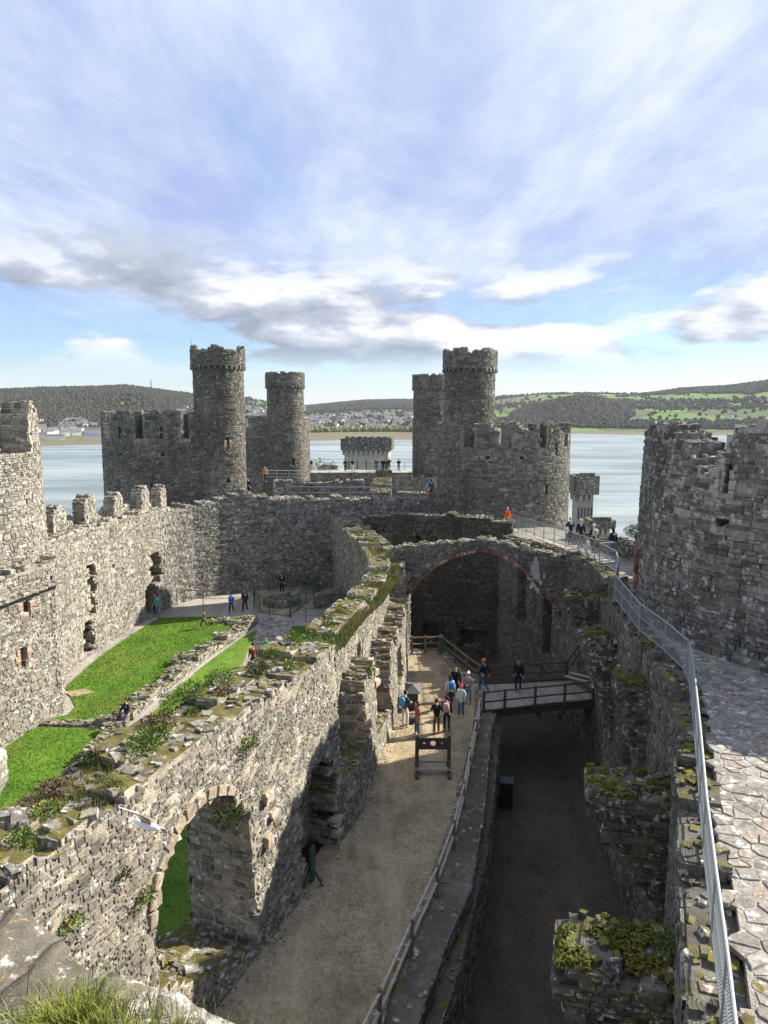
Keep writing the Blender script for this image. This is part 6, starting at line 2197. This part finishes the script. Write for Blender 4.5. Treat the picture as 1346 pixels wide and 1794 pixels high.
# ------------------------------------------------------------------ parapet of the tower the picture is taken from
def boulder(name, label, c, size, rz, mat, seed, amp=0.07, tilt=(0, 0), parent=None, cuts=26):
    bm = bmesh.new()
    bmesh.ops.create_cube(bm, size=2)
    bmesh.ops.subdivide_edges(bm, edges=bm.edges[:], cuts=cuts, use_grid_fill=True)
    off = Vector((seed * 3.7, seed * 1.3, seed))
    for v in bm.verts:
        p = v.co.copy()
        l4 = (abs(p.x) ** 9 + abs(p.y) ** 9 + abs(p.z) ** 9) ** (1 / 9)
        p = p / l4
        n = p.normalized()
        d = mnoise.fractal(p * 1.3 + off, 0.9, 2.1, 6) * amp + mnoise.fractal(p * 5 + off, 0.7, 2.2, 5) * amp * 0.45
        p = p + n * d
        crack = abs(mnoise.noise(p * 1.1 + off * 2))
        if crack < 0.05:
            p -= n * (0.05 - crack) * 1.6 * amp * 10
        v.co = Vector((p.x * size[0] / 2, p.y * size[1] / 2, p.z * size[2] / 2))
    me = bpy.data.meshes.new(name)
    bm.to_mesh(me)
    bm.free()
    me.transform(Matrix.Translation(c) @ Matrix.Rotation(rz, 4, 'Z') @ Matrix.Rotation(tilt[0], 4, 'X') @ Matrix.Rotation(tilt[1], 4, 'Y'))
    me.polygons.foreach_set('use_smooth', [True] * len(me.polygons))
    me.materials.append(mat)
    o = put(name, me, parent)
    if label:
        tag(o, label, 'stone')
    return o


def coping_mat(name, a, b, c3, lich, yel=0.0):
    t = NT(name)
    n = t.noise(5, 8, 0.68)
    c = t.ramp(n, [(0.3, a), (0.5, b), (0.7, c3)])
    fine = t.noise(110, 5, 0.75)
    crk = t.voronoi(2.6, 'DISTANCE_TO_EDGE', 'Distance', sc=(1, 0.45, 1))
    c = t.mix(0.7, c, t.ramp(fine, [(0.3, 0.55), (0.7, 1.3)]), 'MULTIPLY')
    ln = t.noise(11, 7, 0.72, loc=(4, 4, 4))
    c = t.mix(t.ramp(ln, [(0.60 - lich * 0.25, 0.0), (0.65 - lich * 0.22, 0.9)]), c, (0.56, 0.55, 0.51))
    y = t.noise(16, 5, 0.65, loc=(7, 1, 2))
    c = t.mix(t.ramp(y, [(0.64, 0.0), (0.69, yel)]), c, (0.50, 0.33, 0.06))
    dk = t.noise(3.2, 6, 0.7, loc=(1, 7, 3))
    c = t.mix(t.ramp(dk, [(0.58, 0.0), (0.72, 0.6)]), c, (0.05, 0.048, 0.035))
    c = t.mix(t.ramp(crk, [(0.0, 0.75), (0.025, 0.0)]), c, (0.03, 0.027, 0.02))
    t.bump(t.math('ADD', t.math('ADD', n, t.math('MULTIPLY', fine, 0.5)), t.ramp(crk, [(0.0, 0.0), (0.05, 1.0)])), 1.0, 0.02)
    return t.done(c, 0.93, 0.15)


M['coping'] = coping_mat('coping stone', (0.085, 0.076, 0.058), (0.165, 0.15, 0.118), (0.24, 0.22, 0.18), 0.1, 0.8)
M['coping_w'] = coping_mat('lichened coping', (0.13, 0.115, 0.085), (0.22, 0.20, 0.155), (0.33, 0.305, 0.255), 0.45, 0.7)
tp = thing('tower_parapet', 'weathered parapet coping of the viewing tower in the lower left corner', 'parapet', (-1.5, 1.5, 12))
boulder('coping_stone', None, (-1.72, 1.98, 12.86), (1.36, 1.22, 0.50), -0.52, M['coping'], 3, 0.10, (-0.06, 0.14), tp, 60)
boulder('coping_stone', None, (-0.66, 1.66, 12.78), (1.2, 1.05, 0.44), -0.32, M['coping_w'], 8, 0.09, (0.0, 0.05), tp, 50)
boulder('coping_stone', None, (0.25, 0.95, 12.70), (1.0, 0.95, 0.44), -0.6, M['coping_w'], 5, 0.08, (0, 0), tp, 20)
boulder('coping_stone', None, (-2.9, 2.3, 12.8), (1.1, 1.3, 0.55), -0.3, M['coping'], 6, 0.08, (0, 0), tp, 20)
boulder('coping_stone', None, (-1.37, 2.15, 13.80), (0.22, 0.26, 0.13), 0.2, M['coping_w'], 9, 0.07, (0, 0), tp, 14)
boulder('coping_stone', None, (-1.75, 2.1, 13.45), (0.5, 0.5, 0.8), 0.2, M['coping_w'], 11, 0.07, (0, 0), tp, 20)
TP = [(-9.5, -2.0), (-7.5, 0.8), (-4.6, 2.1), (-2.2, 2.35), (-1.2, 2.1), (-0.2, 1.5), (0.55, 0.5), (1.1, -0.9), (1.4, -2.5)]
wall(tp, TP[::-1], -0.1, 12.5, 1.0, M['m_dark'], M['s_dark'], None, ds=0.5, dz=0.4, size=(0.4, 0.16), sides='F', ragged=0.05)
o = sheet('tower_platform', TP + [(1, -6), (-9, -6)], 12.2, M['path'])
tag(o, kind='structure')


def tuft(label, c, n, spread, h, parent=None):
    V, F4, F3 = [], [], []
    for i in range(n):
        a = random.uniform(0, 6.28)
        r = abs(random.gauss(0, 0.5))
        bx, by = c[0] + math.cos(a) * r * spread[0], c[1] + math.sin(a) * r * spread[1]
        L = h * random.uniform(0.5, 1.25)
        da = random.uniform(0, 6.28)
        out = random.uniform(0.1, 0.75)
        dx, dy = math.cos(da) * out, math.sin(da) * out
        w = random.uniform(0.0012, 0.0026)
        px, py = -math.sin(da) * w, math.cos(da) * w
        b = len(V)
        for t in (0, 0.4, 0.75):
            q = (bx + dx * L * t * t, by + dy * L * t * t, c[2] + L * t * (1 - 0.25 * t * out))
            ww = 1 - t * 0.6
            V += [(q[0] - px * ww, q[1] - py * ww, q[2]), (q[0] + px * ww, q[1] + py * ww, q[2])]
        V.append((bx + dx * L, by + dy * L, c[2] + L * (1 - 0.3 * out)))
        F4 += [(b, b + 1, b + 3, b + 2), (b + 2, b + 3, b + 5, b + 4)]
        F3.append((b + 4, b + 5, b + 6))
    root = thing('grass_tuft', label, 'grass', c)
    put('grass_blades', mesh_np('grass_blades', V, F4, F3, [M['tuft']]), root)['kind'] = 'stuff'


tuft('long yellow-green grass tuft sprouting from the foreground parapet', (-0.98, 1.99, 12.98), 2600, (0.24, 0.16), 0.16)
tuft('short straggly grass right of the big tuft on the foreground parapet', (-0.70, 2.0, 12.96), 900, (0.20, 0.12), 0.10)


# ------------------------------------------------------------------ thin air haze over the estuary
hm_ = bpy.data.materials.new('haze')
hm_.use_nodes = True
hn = hm_.node_tree.nodes
hn.clear()
ho = hn.new('ShaderNodeOutputMaterial')
hv = hn.new('ShaderNodeVolumePrincipled')
hv.inputs['Color'].default_value = (0.80, 0.87, 0.96, 1)
hv.inputs['Density'].default_value = 0.00006
hv.inputs['Anisotropy'].default_value = 0.2
hm_.node_tree.links.new(hv.outputs[0], ho.inputs['Volume'])
o = MB().box((0, 5900, 68.5), (18200, 12400, 183)).build('haze', hm_)
o['kind'] = 'stuff'
